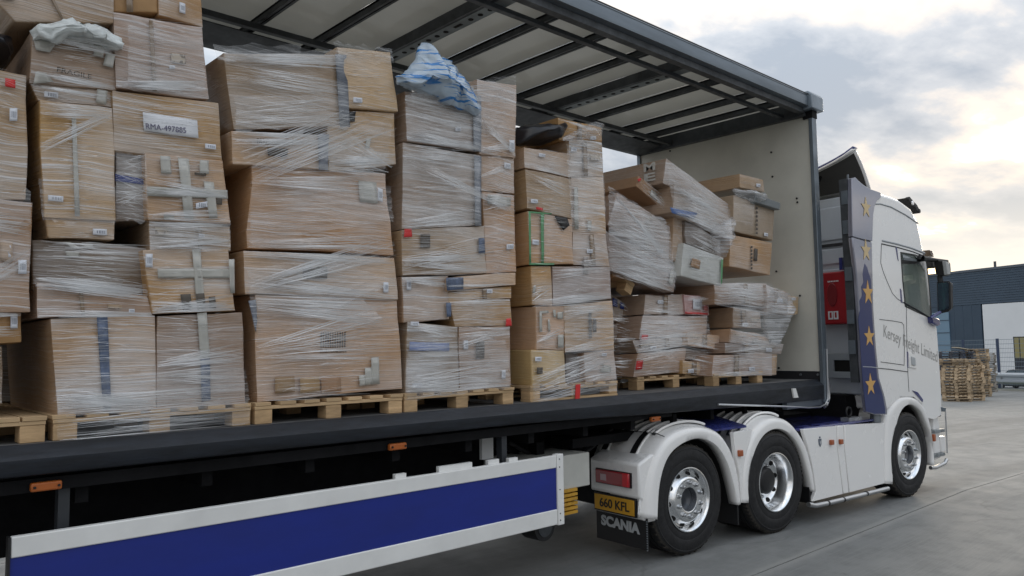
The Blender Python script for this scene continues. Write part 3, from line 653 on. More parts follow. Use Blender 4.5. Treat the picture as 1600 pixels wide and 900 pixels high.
for q in ([(282, 460), (298, 459), (300, 485), (286, 486)], [(306, 459), (319, 458), (322, 484), (309, 485)], [(326, 464), (336, 463), (338, 482), (328, 483)]): on(b, 'printed_symbol', q, INK, .016)
on(b, 'tape_strip', [(357, 405), (366, 405), (367, 458), (360, 458)], TAPE); lab(b, 233, 407, 11, 21, 0)
b = cart([(57, 441), (231, 461), (238, 493), (60, 497)], 'shallow wrapped box just above the large bottom left box of the leftmost complete load', CARDG, 1.0, dy=.0); A.append(b)
b = cart([(79, 499), (243, 494), (244, 641), (89, 651)], 'large box with a dark tape stripe, bottom left of the leftmost complete load', CARD, 1.1, dy=-.005); A.append(b)
on(b, 'printed_tape', [(151, 493), (168, 493), (174, 640), (161, 641)], TAPEB)
b = cart([(245, 494), (378, 488), (384, 629), (246, 640)], 'large box with a white and dark tape stripe, bottom right of that leftmost load', CARD, 1.1, dy=-.005); A.append(b)
on(b, 'tape_strip', [(308, 489), (323, 488), (328, 560), (313, 561)], TAPE); on(b, 'printed_tape', [(313, 561), (328, 560), (329, 625), (315, 628)], TAPEB)
# --- widest load
b = cart([(350, 82), (540, 86), (546, 196), (366, 202)], 'long wide box across the top left of the widest load', CARDL, 1.1); A.append(b)
txt(b, '7', 496, 106, 511, 104, 10, TAPE)
b = cart([(527, 73), (611, 82), (622, 173), (543, 168)], 'plain box with a small barcode label at the top right of the widest load', CARDL, 1.0, dy=-.02); A.append(b)
lab(b, 559, 156, 14, 8, 1)
b = cart([(362, 204), (512, 211), (511, 264), (365, 258)], 'shallow box with black print and a barcode under the long wide top box', CARD, 1.1); A.append(b)
txt(b, 'BUZKONESAN', 402, 224, 466, 226, 8); on(b, 'printed_barcode', [(418, 231), (450, 232), (449, 246), (419, 243)], INK, .014)
b = cart([(511, 190), (540, 195), (560, 170), (615, 178), ][0:0] or [(512, 172), (615, 177), (618, 258), (514, 268)], 'wrapped box below the plain box with the small label', CARD, 1.0, dy=.015); A.append(b)
on(b, 'tape_strip', [(573, 216), (580, 217), (577, 232), (570, 231)], TAPE); on(b, 'gap_shade_patch', [(532, 174), (556, 174), (554, 190), (533, 190)], PLASTIC)  # dark patch paints the shaded gap under the film
b = cart([(392, 257), (603, 272), (615, 397), (388, 388)], 'large box with slanting film streaks in the middle of the widest load', CARD, 1.1, dy=.01, crumple=.01); A.append(b)
lab(b, 594, 303, 8, 20, 3); on(b, 'tape_strip', [(560, 282), (588, 285), (590, 318), (562, 315)], TAPE)
b = cart([(380, 391), (615, 402), (621, 468), (385, 459)], 'broad box crossed by fans of film above the large bottom carton', CARDL, 1.1, dy=-.01); A.append(b)
lab(b, 603, 449, 8, 16); on(b, 'printed_barcode', [(473, 417), (512, 417), (511, 436), (474, 436)], INK, .012)
b = cart([(399, 460), (620, 468), (629, 607), (401, 629)], 'very large carton with a black printed barcode at the foot of the widest load', CARDL, 1.15, dy=.005); A.append(b)
for i in range(11): x = 501 + i * 3.7; on(b, 'barcode_bar', [(x, 519), (x + random.choice((1.3, 2.2)), 519), (x + 1.6, 543), (x, 543)], INK, .012)
txt(b, 'BUZKONESAN', 500, 551, 541, 551, 6)
for q in ([(580, 559), (592, 558), (593, 600), (581, 601)], [(570, 575), (581, 574), (581, 601), (571, 602)], [(561, 587), (571, 586), (571, 602), (562, 603)]): on(b, 'tape_strip', q, TAPE)
for x in (430, 469, 502): on(b, 'paper_patch', [(x, 590), (x + 30, 588), (x + 31, 612), (x, 615)], CARDB)
# --- load with the blue bag
b = cart([(632, 142), (753, 152), (751, 236), (636, 220)], 'box directly under the blue plastic bag', CARDG, 1.0); A.append(b); lab(b, 716, 202, 9, 6)
b = cart([(745, 123), (807, 133), (806, 246), (749, 240)], 'upright box at the top right of the load with the blue bag', CARD, 1.0, dy=-.01); A.append(b); lab(b, 800, 228, 8, 18)
b = cart([(630, 222), (750, 243), (750, 352), (629, 358)], 'large wrapped box in the upper middle of the load with the blue bag', CARDG, 1.0, dy=.012); A.append(b)
b = cart([(751, 241), (804, 247), (804, 303), (752, 298)], 'small box below the upright top right box of the blue bag load', CARD, 1.0, dy=.005); A.append(b); lab(b, 793, 258, 10, 9, 2)
b = cart([(628, 359), (757, 353), (760, 427), (629, 431)], 'wide box with red tape at its upper left corner', CARD, 1.0, dy=.0); A.append(b)
on(b, 'red_tape_piece', [(632, 358), (643, 357), (644, 370), (631, 371)], REDTAPE); on(b, 'printed_panel', [(657, 366), (672, 366), (672, 387), (657, 387)], INK); on(b, 'printed_tape', [(748, 372), (757, 372), (758, 396), (748, 396)], TAPEB)
b = cart([(753, 299), (805, 305), (806, 424), (760, 427)], 'tall narrow box with a small label, right side of the blue bag load', CARD, 1.0, dy=.008); A.append(b)
lab(b, 797, 386, 11, 8, -1); on(b, 'tape_strip', [(762, 304), (798, 309), (798, 322), (762, 318)], TAPE)
b = cart([(628, 433), (700, 431), (702, 499), (632, 503)], 'square box with a tilted barcode label on the left of the blue bag load', CARD, 1.0, dy=.002); A.append(b); lab(b, 639, 445, 7, 16)
b = cart([(698, 433), (805, 425), (805, 445), (700, 455)], 'thin flat box reaching past the right side of the blue bag load', CARDL, .9, dy=-.02); A.append(b)
on(b, 'printed_tape', [(697, 434), (724, 433), (724, 452), (698, 454)], TAPEB)
b = cart([(701, 456), (799, 447), (799, 466), (702, 472)], 'thin box second below the flat box that sticks out', CARD, .9, dy=.01); A.append(b)
b = cart([(702, 471), (798, 467), (800, 509), (712, 511)], 'box with red tape at its lower right corner', CARD, 1.0, dy=.0); A.append(b)
on(b, 'red_tape_piece', [(791, 498), (798, 497), (800, 509), (790, 510)], REDTAPE); on(b, 'printed_tape', [(697, 473), (705, 473), (705, 495), (698, 495)], TAPEB)
b = cart([(637, 503), (715, 511), (717, 610), (634, 620)], 'box with blue print at the bottom left of the blue bag load', CARDG, 1.0, dy=.004); A.append(b)
on(b, 'blue_print_band', [(640, 534), (702, 536), (702, 549), (640, 548)], cardmat('blue_printed_card', (.12, .18, .42), .8)); lab(b, 652, 603, 15, 8, -1); lab(b, 648, 506, 13, 7, 0)
b = cart([(717, 511), (797, 510), (799, 602), (719, 611)], 'box with three small barcode labels at the bottom right of the blue bag load', CARD, 1.0, dy=.0); A.append(b)
lab(b, 728, 539, 7, 14); lab(b, 787, 585, 6, 14); on(b, 'printed_panel', [(744, 534), (757, 533), (757, 560), (744, 561)], INK)
# --- load with the black bag
b = cart([(872, 184), (940, 199), (941, 222), (874, 219)], 'box at the very top of the load with the black bag', CARDB, .9, dy=.03); A.append(b)
b = cart([(889, 218), (941, 221), (943, 276), (891, 277)], 'box beside the flap box near the top of the black bag load', CARDG, 1.0, dy=.0); A.append(b)
b = cart([(818, 229), (890, 240), (891, 278), (820, 262)], 'pale box with a slanting bottom edge under the black bag', CARD, 1.0, dy=-.01); A.append(b); lab(b, 847, 242, 10, 5, 1)
b = cart([(822, 264), (892, 279), (893, 341), (824, 326)], 'box with a small label and a red mark, third row of the black bag load', CARDL, 1.0, dy=-.008); A.append(b)
lab(b, 835, 314, 11, 6, 1); on(b, 'red_tape_piece', [(838, 323), (848, 325), (848, 329), (838, 327)], REDTAPE)
b = cart([(892, 277), (943, 276), (947, 365), (894, 362)], 'tall box with faint vertical tape right of centre on the black bag load', CARD, 1.0, dy=.005); A.append(b)
on(b, 'tape_strip', [(897, 292), (903, 292), (904, 358), (898, 358)], TAPE); on(b, 'tape_strip', [(918, 345), (924, 345), (924, 360), (918, 360)], TAPE)
b = cart([(826, 331), (894, 342), (895, 412), (828, 413)], 'box edged by a green strap', CARD, 1.0, dy=.0); A.append(b)
for q in ([(845, 334), (850, 335), (850, 411), (846, 411)], [(826, 330), (862, 333), (862, 335), (826, 333)], [(827, 411), (866, 411), (866, 414), (827, 414)], [(826, 331), (829, 331), (830, 412), (827, 412)]): on(b, 'green_strap', q, GREENT, .010)
on(b, 'gap_shade_patch', [(866, 337), (886, 340), (890, 352), (880, 360), ], PLASTIC); lab(b, 837, 378, 10, 8, 1)  # black patch stands in for gap shade behind film
b = cart([(895, 363), (947, 366), (952, 416), (896, 414)], 'box right of the green strapped box', CARD, 1.0, dy=.006); A.append(b)
b = cart([(830, 416), (861, 416), (864, 477), (832, 477)], 'narrow box below the green strapped box', CARDL, .9, dy=.0); A.append(b); on(b, 'white_tape_scrap', [(834, 446), (838, 446), (836, 458), (832, 458)], TAPE)
b = cart([(863, 416), (953, 417), (956, 467), (865, 477)], 'wide wrapped box in the middle of the black bag load', CARDR, 1.0, dy=.004); A.append(b); on(b, 'printed_tape', [(912, 402), (919, 402), (919, 428), (912, 428)], CARDD)
b = cart([(838, 479), (881, 479), (882, 546), (839, 546)], 'box with a torn white frame shaped label', CARDL, 1.0, dy=-.015); A.append(b)
for q in ([(843, 486), (857, 485), (857, 489), (843, 490)], [(843, 486), (847, 486), (847, 518), (843, 519)], [(856, 499), (859, 499), (860, 518), (857, 518)], [(864, 484), (868, 484), (869, 496), (865, 496)], [(871, 488), (880, 487), (880, 498), (871, 498)], [(872, 523), (881, 523), (881, 543), (872, 543)]): on(b, 'white_tape_scrap', q, TAPE)
b = cart([(882, 478), (956, 470), (960, 546), (883, 551)], 'large box with vertical black lettering in the lower half of the black bag load', CARDL, 1.0, dy=.0); A.append(b)
on(b, 'printed_lettering', [(920, 488), (924, 488), (925, 528), (921, 528)], INK, .012); on(b, 'printed_barcode', [(927, 498), (932, 498), (932, 519), (927, 519)], INK, .012)
b = cart([(831, 547), (882, 547), (884, 602), (832, 602)], 'yellowish box at the bottom left of the black bag load', cardmat('yellowish_cardboard', (.46, .34, .17), .3), 1.0, dy=-.006); A.append(b)
lab(b, 841, 561, 10, 7); on(b, 'printed_barcode', [(839, 574), (848, 574), (848, 584), (839, 584)], INK, .012)
b = cart([(884, 552), (914, 551), (915, 600), (885, 601)], 'dark box behind film between the two bottom boxes of the black bag load', CARDD, .8, dy=.07, crumple=.012)
b = cart([(913, 551), (959, 547), (963, 592), (915, 599)], 'box with torn white labels at the bottom right of the black bag load', CARD, 1.0, dy=.0); A.append(b)
for q in ([(938, 570), (942, 568), (944, 575), (955, 571), ], [(938, 575), (955, 573), (955, 581), (939, 582)]): on(b, 'white_tape_scrap', q, TAPE)
lab(b, 944, 554, 8, 5)
# --- bundle behind, tilted cartons
Y5 = 4.75
b = cart([(953, 459), (985, 475), (983, 506), (953, 500)], 'box with blue print tucked under the tipped pallet', CARDG, .7, Y=4.9, crumple=.014); A.append(b)
on(b, 'blue_print_band', [(957, 465), (965, 468), (965, 480), (957, 478)], mat('blue_print', (.03, .05, .22), .4)); on(b, 'blue_print_band', [(969, 472), (976, 475), (976, 484), (969, 482)], mat('blue_print', (.03, .05, .22), .4))
b = cart([(955, 504), (996, 515), (995, 530), (955, 536)], 'bulging box under the box with blue print', CARDG, .8, Y=4.9, crumple=.016); A.append(b)
b = cart([(955, 536), (991, 532), (989, 572), (956, 570)], 'film covered box above the lowest one behind the black bag load', CARDG, .8, Y=4.93, crumple=.014); A.append(b)
b = cart([(956, 571), (983, 573), (981, 597), (957, 598)], 'lowest film covered box behind the black bag load', CARDG, .7, Y=4.95, crumple=.014); A.append(b)
b = cart([(998, 275), (1045, 311), (1043, 334), (995, 291)], 'narrow tilted box with a white seal lying between the two leaning loads', CARDB, .55, Y=4.62, crumple=.003); A.append(b)
on(b, 'tape_strip', [(1018, 296), (1028, 303), (1025, 313), (1016, 305)], TAPE); on(b, 'red_tape_piece', [(996, 280), (1001, 278), (1002, 281), (998, 284)], REDTAPE)
b = cart([(966, 302), (1046, 352), (1047, 412), (949, 352)], 'upper tilted carton slumping inside slack film', CARDR, .8, Y=4.55, crumple=.014); A.append(b)
b = cart([(946, 360), (1060, 419), (1052, 457), (953, 424)], 'lower tilted carton on the tipped pallet', CARDR, .9, Y=4.52, crumple=.008); A.append(b)
on(b, 'white_end_label', [(1048, 421), (1058, 425), (1051, 446), (1045, 442)], TAPE)
b = cart([(955, 419), (1000, 436), (1040, 452), (958, 432)], 'thin board under the lower tilted carton', CARDB, .9, Y=4.58, crumple=.003)
# --- long box load
b = cart([(1041, 247), (1141, 322), (1139, 345), (1036, 285)], 'long brown box with white letters on its side, tilted on the leaning load', CARDG, 1.35, Y=4.48, crumple=.006); A.append(b); longbox = b
c0 = PY(1041, 247, 4.48); c1 = PY(1036, 285, 4.48)
up = (c0 - c1).normalized(); hgt_ = (c0 - c1).length
for s_, fr_ in (('E', .16), ('M', .56)):
    base = c1 + (c0 - c1) * fr_; x_ = min(c0.x, c1.x) - .012
    text(s_, 'printed_letter', TAPE, longbox, Vector((x_, 4.70, base.z)) - longbox.location, Vector((x_, 4.56, base.z)) - longbox.location, hgt_ * .30, up=Vector((0, 0, 1)), ext=.002, bold=.03)
b = cart([(1055, 287), (1144, 341), (1144, 374), (1052, 331)], 'wrapped slanting carton right below the long brown box', CARDG, 1.0, Y=4.42, crumple=.014); A.append(b)
on(b, 'blue_print_band', [(1047, 324), (1090, 333), (1084, 342), (1050, 333)], mat('blue_wrap', (.10, .18, .42), .3))
b = cart([(1053, 336), (1070, 346), (1066, 414), (1050, 405)], 'narrow upright box left of the white box', CARDL, .9, Y=4.5); A.append(b)
b = cart([(1069, 345), (1126, 376), (1128, 403), (1070, 380)], 'crushed brown carton just above the white box', CARDD, .9, Y=4.47, crumple=.02)
b = cart([(1069, 380), (1130, 403), (1128, 447), (1064, 431)], 'white box with a brown square patch', CARDW, .9, Y=4.42); A.append(b)
on(b, 'brown_patch', [(1082, 403), (1095, 407), (1093, 421), (1079, 416)], CARDB); on(b, 'printed_tape', [(1127, 405), (1130, 406), (1128, 444), (1126, 444)], GREENT)
b = cart([(1008, 461), (1070, 460), (1070, 491), (1006, 492)], 'wrapped box left of the red printed carton', CARDG, 1.0, Y=4.62); A.append(b)
b = cart([(1068, 460), (1107, 462), (1108, 493), (1070, 491)], 'pink and red printed carton with a big white address label', cardmat('red_printed_card', (.46, .24, .22), .4), 1.0, Y=4.60); A.append(b)
on(b, 'address_label', [(1083, 467), (1097, 468), (1096, 484), (1083, 483)], LABEL); on(b, 'red_print_band', [(1070, 487), (1106, 489), (1106, 492), (1071, 490)], REDTAPE); on(b, 'red_print_band', [(1099, 464), (1105, 464), (1106, 486), (1100, 486)], cardmat('red_stripe_card', (.5, .12, .12), .3))
b = cart([(1004, 493), (1105, 494), (1105, 524), (1000, 531)], 'wide wrapped box below the pink and red printed carton', CARDG, 1.0, Y=4.62, crumple=.01); A.append(b)
on(b, 'red_tape_piece', [(1003, 523), (1013, 523), (1012, 531), (1002, 531)], REDTAPE)
b = cart([(990, 533), (1074, 521), (1074, 541), (996, 552)], 'flat carton with a slanting top in the lower part of the leaning load', CARDG, 1.0, Y=4.62, crumple=.01); A.append(b)
b = cart([(1074, 519), (1125, 525), (1123, 547), (1075, 539)], 'short carton end sticking out to the right above the pallet', CARDL, 1.0, Y=4.55); A.append(b)
b = cart([(997, 553), (1073, 545), (1112, 549), (1112, 565), ][0:0] or [(997, 553), (1072, 543), (1069, 583), (990, 589)], 'carton with red tape at the foot of the leaning load', CARDG, 1.0, Y=4.62, crumple=.012); A.append(b)
on(b, 'red_tape_piece', [(995, 564), (1005, 563), (1003, 577), (993, 578)], REDTAPE)
b = cart([(1067, 563), (1114, 568), (1113, 588), (1067, 584)], 'crushed box end with a red edge resting on the pallet of the leaning load', CARDL, 1.0, Y=4.57); A.append(b)
b = cart([(1072, 544), (1116, 548), (1116, 569), (1072, 562)], 'dark squashed carton between the two protruding box ends', CARDD, .9, Y=4.64, crumple=.018)
# --- load against the bulkhead
Y7 = 4.42
b = cart([(1156, 271), (1193, 281), (1195, 300), (1157, 293)], 'box topmost in the load against the white bulkhead', CARDL, 1.0, Y=Y7); A.append(b); lab(b, 1185, 289, 6, 5, 1)
b = cart([(1146, 305), (1210, 325), (1207, 376), (1145, 361)], 'clean box with a column of black print, upper of two against the bulkhead', cardmat('clean_tan_cardboard', (.44, .32, .20), .12), 1.0, Y=Y7); A.append(b); lab(b, 1197, 366, 6, 5, 1)
for i in range(7): on(b, 'printed_mark', [(1181.5, 323 + i * 6.5), (1184, 323.5 + i * 6.5), (1184, 327 + i * 6.5), (1181.5, 326.5 + i * 6.5)], INK)
b = cart([(1142, 367), (1207, 379), (1203, 430), (1140, 416)], 'clean box with a column of black print, lower of two against the bulkhead', CARDL, 1.0, Y=Y7); A.append(b)
for i in range(7): on(b, 'printed_mark', [(1173.5, 384 + i * 5.5), (1176, 384.5 + i * 5.5), (1175.5, 388 + i * 5.5), (1173, 387.5 + i * 5.5)], INK)
on(b, 'printed_panel', [(1179, 388), (1184, 389), (1183, 408), (1178, 407)], INK)
b = cart([(1116, 442), (1199, 443), (1201, 478), (1118, 476)], 'brown box behind the bulging film near the bulkhead', CARDG, 1.0, Y=Y7, crumple=.014); A.append(b)
b = cart([(1196, 446), (1232, 458), (1230, 491), (1198, 487)], 'film covered carton bulging towards the bulkhead', CARDG, .9, Y=Y7 - .02, crumple=.02); A.append(b)
b = cart([(1233, 461), (1248, 464), (1246, 491), (1231, 492)], 'small box end poking out of the film closest to the bulkhead', CARDL, .8, Y=Y7 - .01); A.append(b); lab(b, 1240, 467, 6, 4)
b = cart([(1146, 480), (1188, 487), (1190, 513), (1147, 512)], 'box with a pale face and dark side marked with lettering near the bulkhead', CARDL, 1.0, Y=Y7 + .01); A.append(b)
b = cart([(1141, 514), (1201, 526), (1202, 537), (1142, 535)], 'crumpled flat carton above the lowest boxes near the bulkhead', CARDG, .9, Y=Y7, crumple=.016); A.append(b)
b = cart([(1133, 537), (1224, 537), (1221, 553), (1134, 553)], 'flat wide box second from the bottom near the bulkhead', CARDG, 1.0, Y=Y7, crumple=.008); A.append(b)
b = cart([(1115, 556), (1207, 549), (1206, 587), (1113, 588)], 'wide low box with fine film lines on the last pallet', CARDR, 1.0, Y=Y7); A.append(b)
b = cart([(1206, 551), (1215, 550), (1213, 586), (1205, 587)], 'pale narrow box end at the right foot of the last load', CARDL, .8, Y=Y7 + .01); A.append(b)

def printmat(name, base):
    global nt
    m = bpy.data.materials.new(name); m.use_nodes = True; nt = m.node_tree; b = nt.nodes['Principled BSDF']; b.inputs['Roughness'].default_value = .6
    g = N('ShaderNodeNewGeometry'); sp = N('ShaderNodeSeparateXYZ'); L(g.outputs['Position'], sp.inputs[0])
    row = mth('GREATER_THAN', mth('FRACT', mth('MULTIPLY', sp.outputs[2], 26.0)), .45)
    mp = N('ShaderNodeMapping'); L(g.outputs['Position'], mp.inputs[0]); mp.inputs['Scale'].default_value = (95, 1, 26); n = N('ShaderNodeTexNoise'); L(mp.outputs[0], n.inputs[0]); n.inputs['Scale'].default_value = 1; n.inputs['Detail'].default_value = 1
    L(mixc(mth('MULTIPLY', mth('MULTIPLY', row, mth('GREATER_THAN', n.outputs[0], .5)), .75), base, (.10, .075, .055)), b.inputs['Base Color']); return m
PRN = [printmat('printed_board', (.43, .31, .20)), printmat('printed_pale_board', (.50, .42, .33))]
GAPF = cardmat('gap_shade_film', (.06, .075, .11), .75)  # film strip darkened in colour for the shaded gap behind it
byl = {b.get('label', ''): b for b in A}
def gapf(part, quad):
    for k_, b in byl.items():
        if part in k_: on(b, 'gap_shade_strip', quad, GAPF, .013); return
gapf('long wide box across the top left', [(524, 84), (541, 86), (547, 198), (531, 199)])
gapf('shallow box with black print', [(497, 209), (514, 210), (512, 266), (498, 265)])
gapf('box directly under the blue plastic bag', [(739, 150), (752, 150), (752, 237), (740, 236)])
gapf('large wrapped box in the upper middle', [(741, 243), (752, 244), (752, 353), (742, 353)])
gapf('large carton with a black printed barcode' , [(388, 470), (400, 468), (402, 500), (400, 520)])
# sealing tape and a label on every otherwise plain carton
rt = random.Random(21)
for b in A:
    if b.children: continue
    q = o_q[b.name][0]; f = lambda s_, t_: ((q[0][0] * (1 - s_) + q[1][0] * s_) * (1 - t_) + (q[3][0] * (1 - s_) + q[2][0] * s_) * t_, (q[0][1] * (1 - s_) + q[1][1] * s_) * (1 - t_) + (q[3][1] * (1 - s_) + q[2][1] * s_) * t_)
    wpx = q[1][0] - q[0][0]
    if wpx < 25: continue
    c_ = rt.uniform(.35, .65); h_ = 3.2 / wpx
    on(b, 'tape_strip', [f(c_ - h_, .02), f(c_ + h_, .02), f(c_ + h_, .98), f(c_ - h_, .98)], TAPEBR, .010)
    if rt.random() < .75:
        s0 = rt.choice((.08, .62)); t0 = rt.uniform(.15, .6); sw = min(.3, 22 / wpx); sh = rt.uniform(.12, .3)
        on(b, 'printed_panel', [f(s0, t0), f(s0 + sw, t0), f(s0 + sw, t0 + sh), f(s0, t0 + sh)], rt.choice(PRN), .009)
    if rt.random() < .6: x_, y_ = f(rt.uniform(.12, .85), rt.uniform(.2, .85)); lab(b, x_, y_, 9, 6)
# boxes of the second row, seen through the gaps
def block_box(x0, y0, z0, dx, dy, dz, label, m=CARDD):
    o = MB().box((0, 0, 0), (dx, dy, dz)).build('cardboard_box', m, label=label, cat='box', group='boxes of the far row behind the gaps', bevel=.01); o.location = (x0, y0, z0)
FARN = ['a load outside the left photo edge', 'the gap at the left photo edge', 'the load cut by the left edge', 'the leftmost complete load', 'the widest load', 'the blue bag load', 'the black bag load', 'the two tilted cartons', 'the load at the bulkhead']
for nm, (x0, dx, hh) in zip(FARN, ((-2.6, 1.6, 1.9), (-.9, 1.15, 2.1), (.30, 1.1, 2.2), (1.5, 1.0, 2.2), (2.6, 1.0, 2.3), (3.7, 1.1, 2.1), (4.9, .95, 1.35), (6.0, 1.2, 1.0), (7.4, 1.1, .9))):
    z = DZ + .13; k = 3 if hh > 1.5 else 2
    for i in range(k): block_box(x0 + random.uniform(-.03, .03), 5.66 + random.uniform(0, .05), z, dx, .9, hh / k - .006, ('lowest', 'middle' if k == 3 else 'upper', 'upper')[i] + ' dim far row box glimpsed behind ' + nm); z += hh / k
for nm2, (x0, dx) in zip(FARN, ((-2.6, 1.2), (-.9, 1.0), (.30, 1.0), (1.5, 1.0), (2.6, 1.0), (3.7, 1.0), (4.9, .95), (6.0, 1.0), (7.4, 1.0))):
    r = empty('wooden_pallet', (x0, 5.62, DZ), label='shaded far row pallet beyond ' + nm2, cat='pallet', group='far row pallets'); pallet_parts(r, dx, 1.0)

# tubes, bags, caps
def lump(name, outline, Y, thick, m, label, cat, rings=9, crump=.02, sc=6.0, drop=None, smooth='all', off=0.0):
    """soft bag or film bundle: a traced outline inflated to a real, crumpled volume"""
    c = [PY(x, y, Y) for x, y in outline]
    # densify
    d_ = []
    for a, b_ in zip(c, c[1:] + c[:1]):
        for k in range(5): d_.append(a.lerp(b_, k / 5))
    cen = sum(d_, Vector()) / len(d_); rows = []
    for sgn in (-1, 1):
        for i in (range(rings, -1, -1) if sgn == -1 else range(1, rings + 1)):
            t = i / rings if sgn == -1 else i / rings
            # front from centre (t=0) out to rim (t=1)
            tt = 1 - t if sgn == -1 else 1 - t
            rad = math.sin((1 - tt) * math.pi / 2) if True else t
            h_ = math.cos(rad * math.pi / 2) ** .7 if rad < 1 else 0
            rows.append((sgn, rad, h_))
    front = [r for r in rows if r[0] == -1]; front.sort(key=lambda r: r[1]); back = [r for r in rows if r[0] == 1]; back.sort(key=lambda r: -r[1])
    seq = front + back[1:]; vs = []
    for sgn, rad, h_ in seq:
        for p in d_:
            q = cen.lerp(p, rad); q.y = Y + off + sgn * h_ * thick
            nn = noise.noise_vector(q * sc) * crump + noise.noise_vector(q * sc * 3) * crump * .5
            vs.append(q + nn * (1.0 if rad < .95 else .5))
    n = len(d_); fs = []
    for i in range(len(seq) - 1):
        for k in range(n): k2 = (k + 1) % n; fs.append((i * n + k, i * n + k2, i * n + n + k2, i * n + n + k))
    base = Vector((cen.x, Y, min(v.z for v in vs))); mb_ = MB(); mb_.add([v - base for v in vs], fs)
    o = mb_.build(name, m, smooth=smooth, label=label, cat=cat, merge=True); o.location = base; return o
def bagmat():
    global nt
    m = bpy.data.materials.new('blue_striped_bag'); m.use_nodes = True; nt = m.node_tree; b = nt.nodes['Principled BSDF']
    g = N('ShaderNodeNewGeometry'); mp = N('ShaderNodeMapping'); L(g.outputs['Position'], mp.inputs[0]); mp.inputs['Rotation'].default_value = (0, R(32), 0); mp.inputs['Scale'].default_value = (3.2, 1, 42)
    n = N('ShaderNodeTexNoise'); L(mp.outputs[0], n.inputs[0]); n.inputs['Scale'].default_value = 1.2; n.inputs['Detail'].default_value = 3; n.inputs['Distortion'].default_value = .9
    f = ramp(n.outputs[0], [(.53, 0.0), (.57, 1.0)]); L(mixc(f, (.46, .56, .66), (.02, .20, .55)), b.inputs['Base Color']); b.inputs['Roughness'].default_value = .22; b.inputs['Coat Weight'].default_value = .6
    bu = N('ShaderNodeBump'); bu.inputs['Strength'].default_value = .5; bu.inputs['Distance'].default_value = .01; L(n.outputs[0], bu.inputs['Height']); L(bu.outputs[0], b.inputs['Normal'])
    return m
lump('plastic_bag', [(659, 66), (669, 77), (690, 92), (709, 108), (722, 128), (736, 146), (748, 166), (748, 180), (738, 180), (722, 170), (700, 166), (676, 148), (660, 140), (640, 133), (618, 130), (617, 118), (636, 108), (648, 92), (652, 74)], 4.30, .16, bagmat(), 'blue and clear plastic bag heaped on top of the third full load', 'bag', crump=.04, sc=9)
lump('plastic_bag', [(800, 202), (825, 196), (850, 194), (870, 195), (880, 200), (876, 212), (862, 224), (845, 227), (820, 225), (800, 228), ], 4.50, .22, BLACKBAG, 'black plastic bag squashed on top of the fourth full load', 'bag', crump=.03)
lump('film_bundle', [(940, 196), (930, 190), (915, 196), (900, 206), (880, 214), (880, 220), (900, 219), (925, 217), (941, 220)], 4.30, .08, FILMBAG, 'crumpled clear film gathered on the box top beside the black bag', 'stretch film', crump=.025, sc=9)
lump('film_bundle', [(60, 36), (100, 33), (150, 42), (190, 60), (192, 76), (178, 78), (150, 68), (110, 62), (80, 66), (50, 62), (48, 48)], 4.33, .12, mat('white_film', (.72, .76, .75), .3, noise=(14, .18, .8), stretch=(1, 1, 3)), 'white tape and film crumpled over the box marked FRAGILE', 'stretch film', crump=.035, sc=11)
lump('film_bundle', [(1200, 445), (1233, 459), (1236, 470), (1232, 490), (1222, 512), (1218, 532), (1212, 540), (1200, 530), (1195, 500), (1196, 470)], 4.40, .14, FILMBAG, 'clear film ballooning out beside the small box end at the bulkhead', 'stretch film', crump=.03, sc=7)
lump('film_bundle', [(1112, 360), (1144, 338), (1145, 372), (1134, 386), (1130, 404), (1122, 402), (1116, 385)], 4.36, .10, FILMBAG, 'loose film hanging from the slanting carton over the white box', 'stretch film', crump=.03, sc=8)
lump('black_wrap', [(-40, 62), (8, 70), (18, 96), (4, 110), (-40, 100)], 4.6, .25, BLACKBAG, 'dark plastic wrap at the left photo edge above the tall box', 'wrap', crump=.03)
lump('film_bundle', [(1146, 296), (1172, 296), (1190, 302), (1200, 312), (1186, 318), (1168, 312), (1150, 306)], 4.40, .10, FILMBAG, 'torn film between the topmost box and the flat grey tube near the bulkhead', 'stretch film', crump=.03, sc=8)
a = [PY(1180, 303, 4.36), PY(1220, 317, 4.36), PY(1219, 328, 4.36), PY(1180, 316, 4.36)]
m = MB(); m.hexa([a[3], a[2], a[2] + Vector((0, .3, 0)), a[3] + Vector((0, .3, 0)), a[0], a[1], a[1] + Vector((0, .3, 0)), a[0] + Vector((0, .3, 0))])
m.build('flat_carton', mat('grey_carton', (.17, .185, .19), .5, noise=(6, .15, .05)), bevel=.008, label='flat blue grey carton lying between the upper boxes by the bulkhead', cat='carton')
# red tape down the black bag load's pallet
m = MB(); a = [PY(900, 601, 4.30), PY(907, 600, 4.30), PY(906, 624, 4.30), PY(899, 625, 4.30)]
m.hexa([a[3], a[2], a[2] + Vector((0, .004, 0)), a[3] + Vector((0, .004, 0)), a[0], a[1], a[1] + Vector((0, .004, 0)), a[0] + Vector((0, .004, 0))]).build('red_tape', REDTAPE, label='strip of red tape stuck down over the pallet of the black bag load', cat='tape')

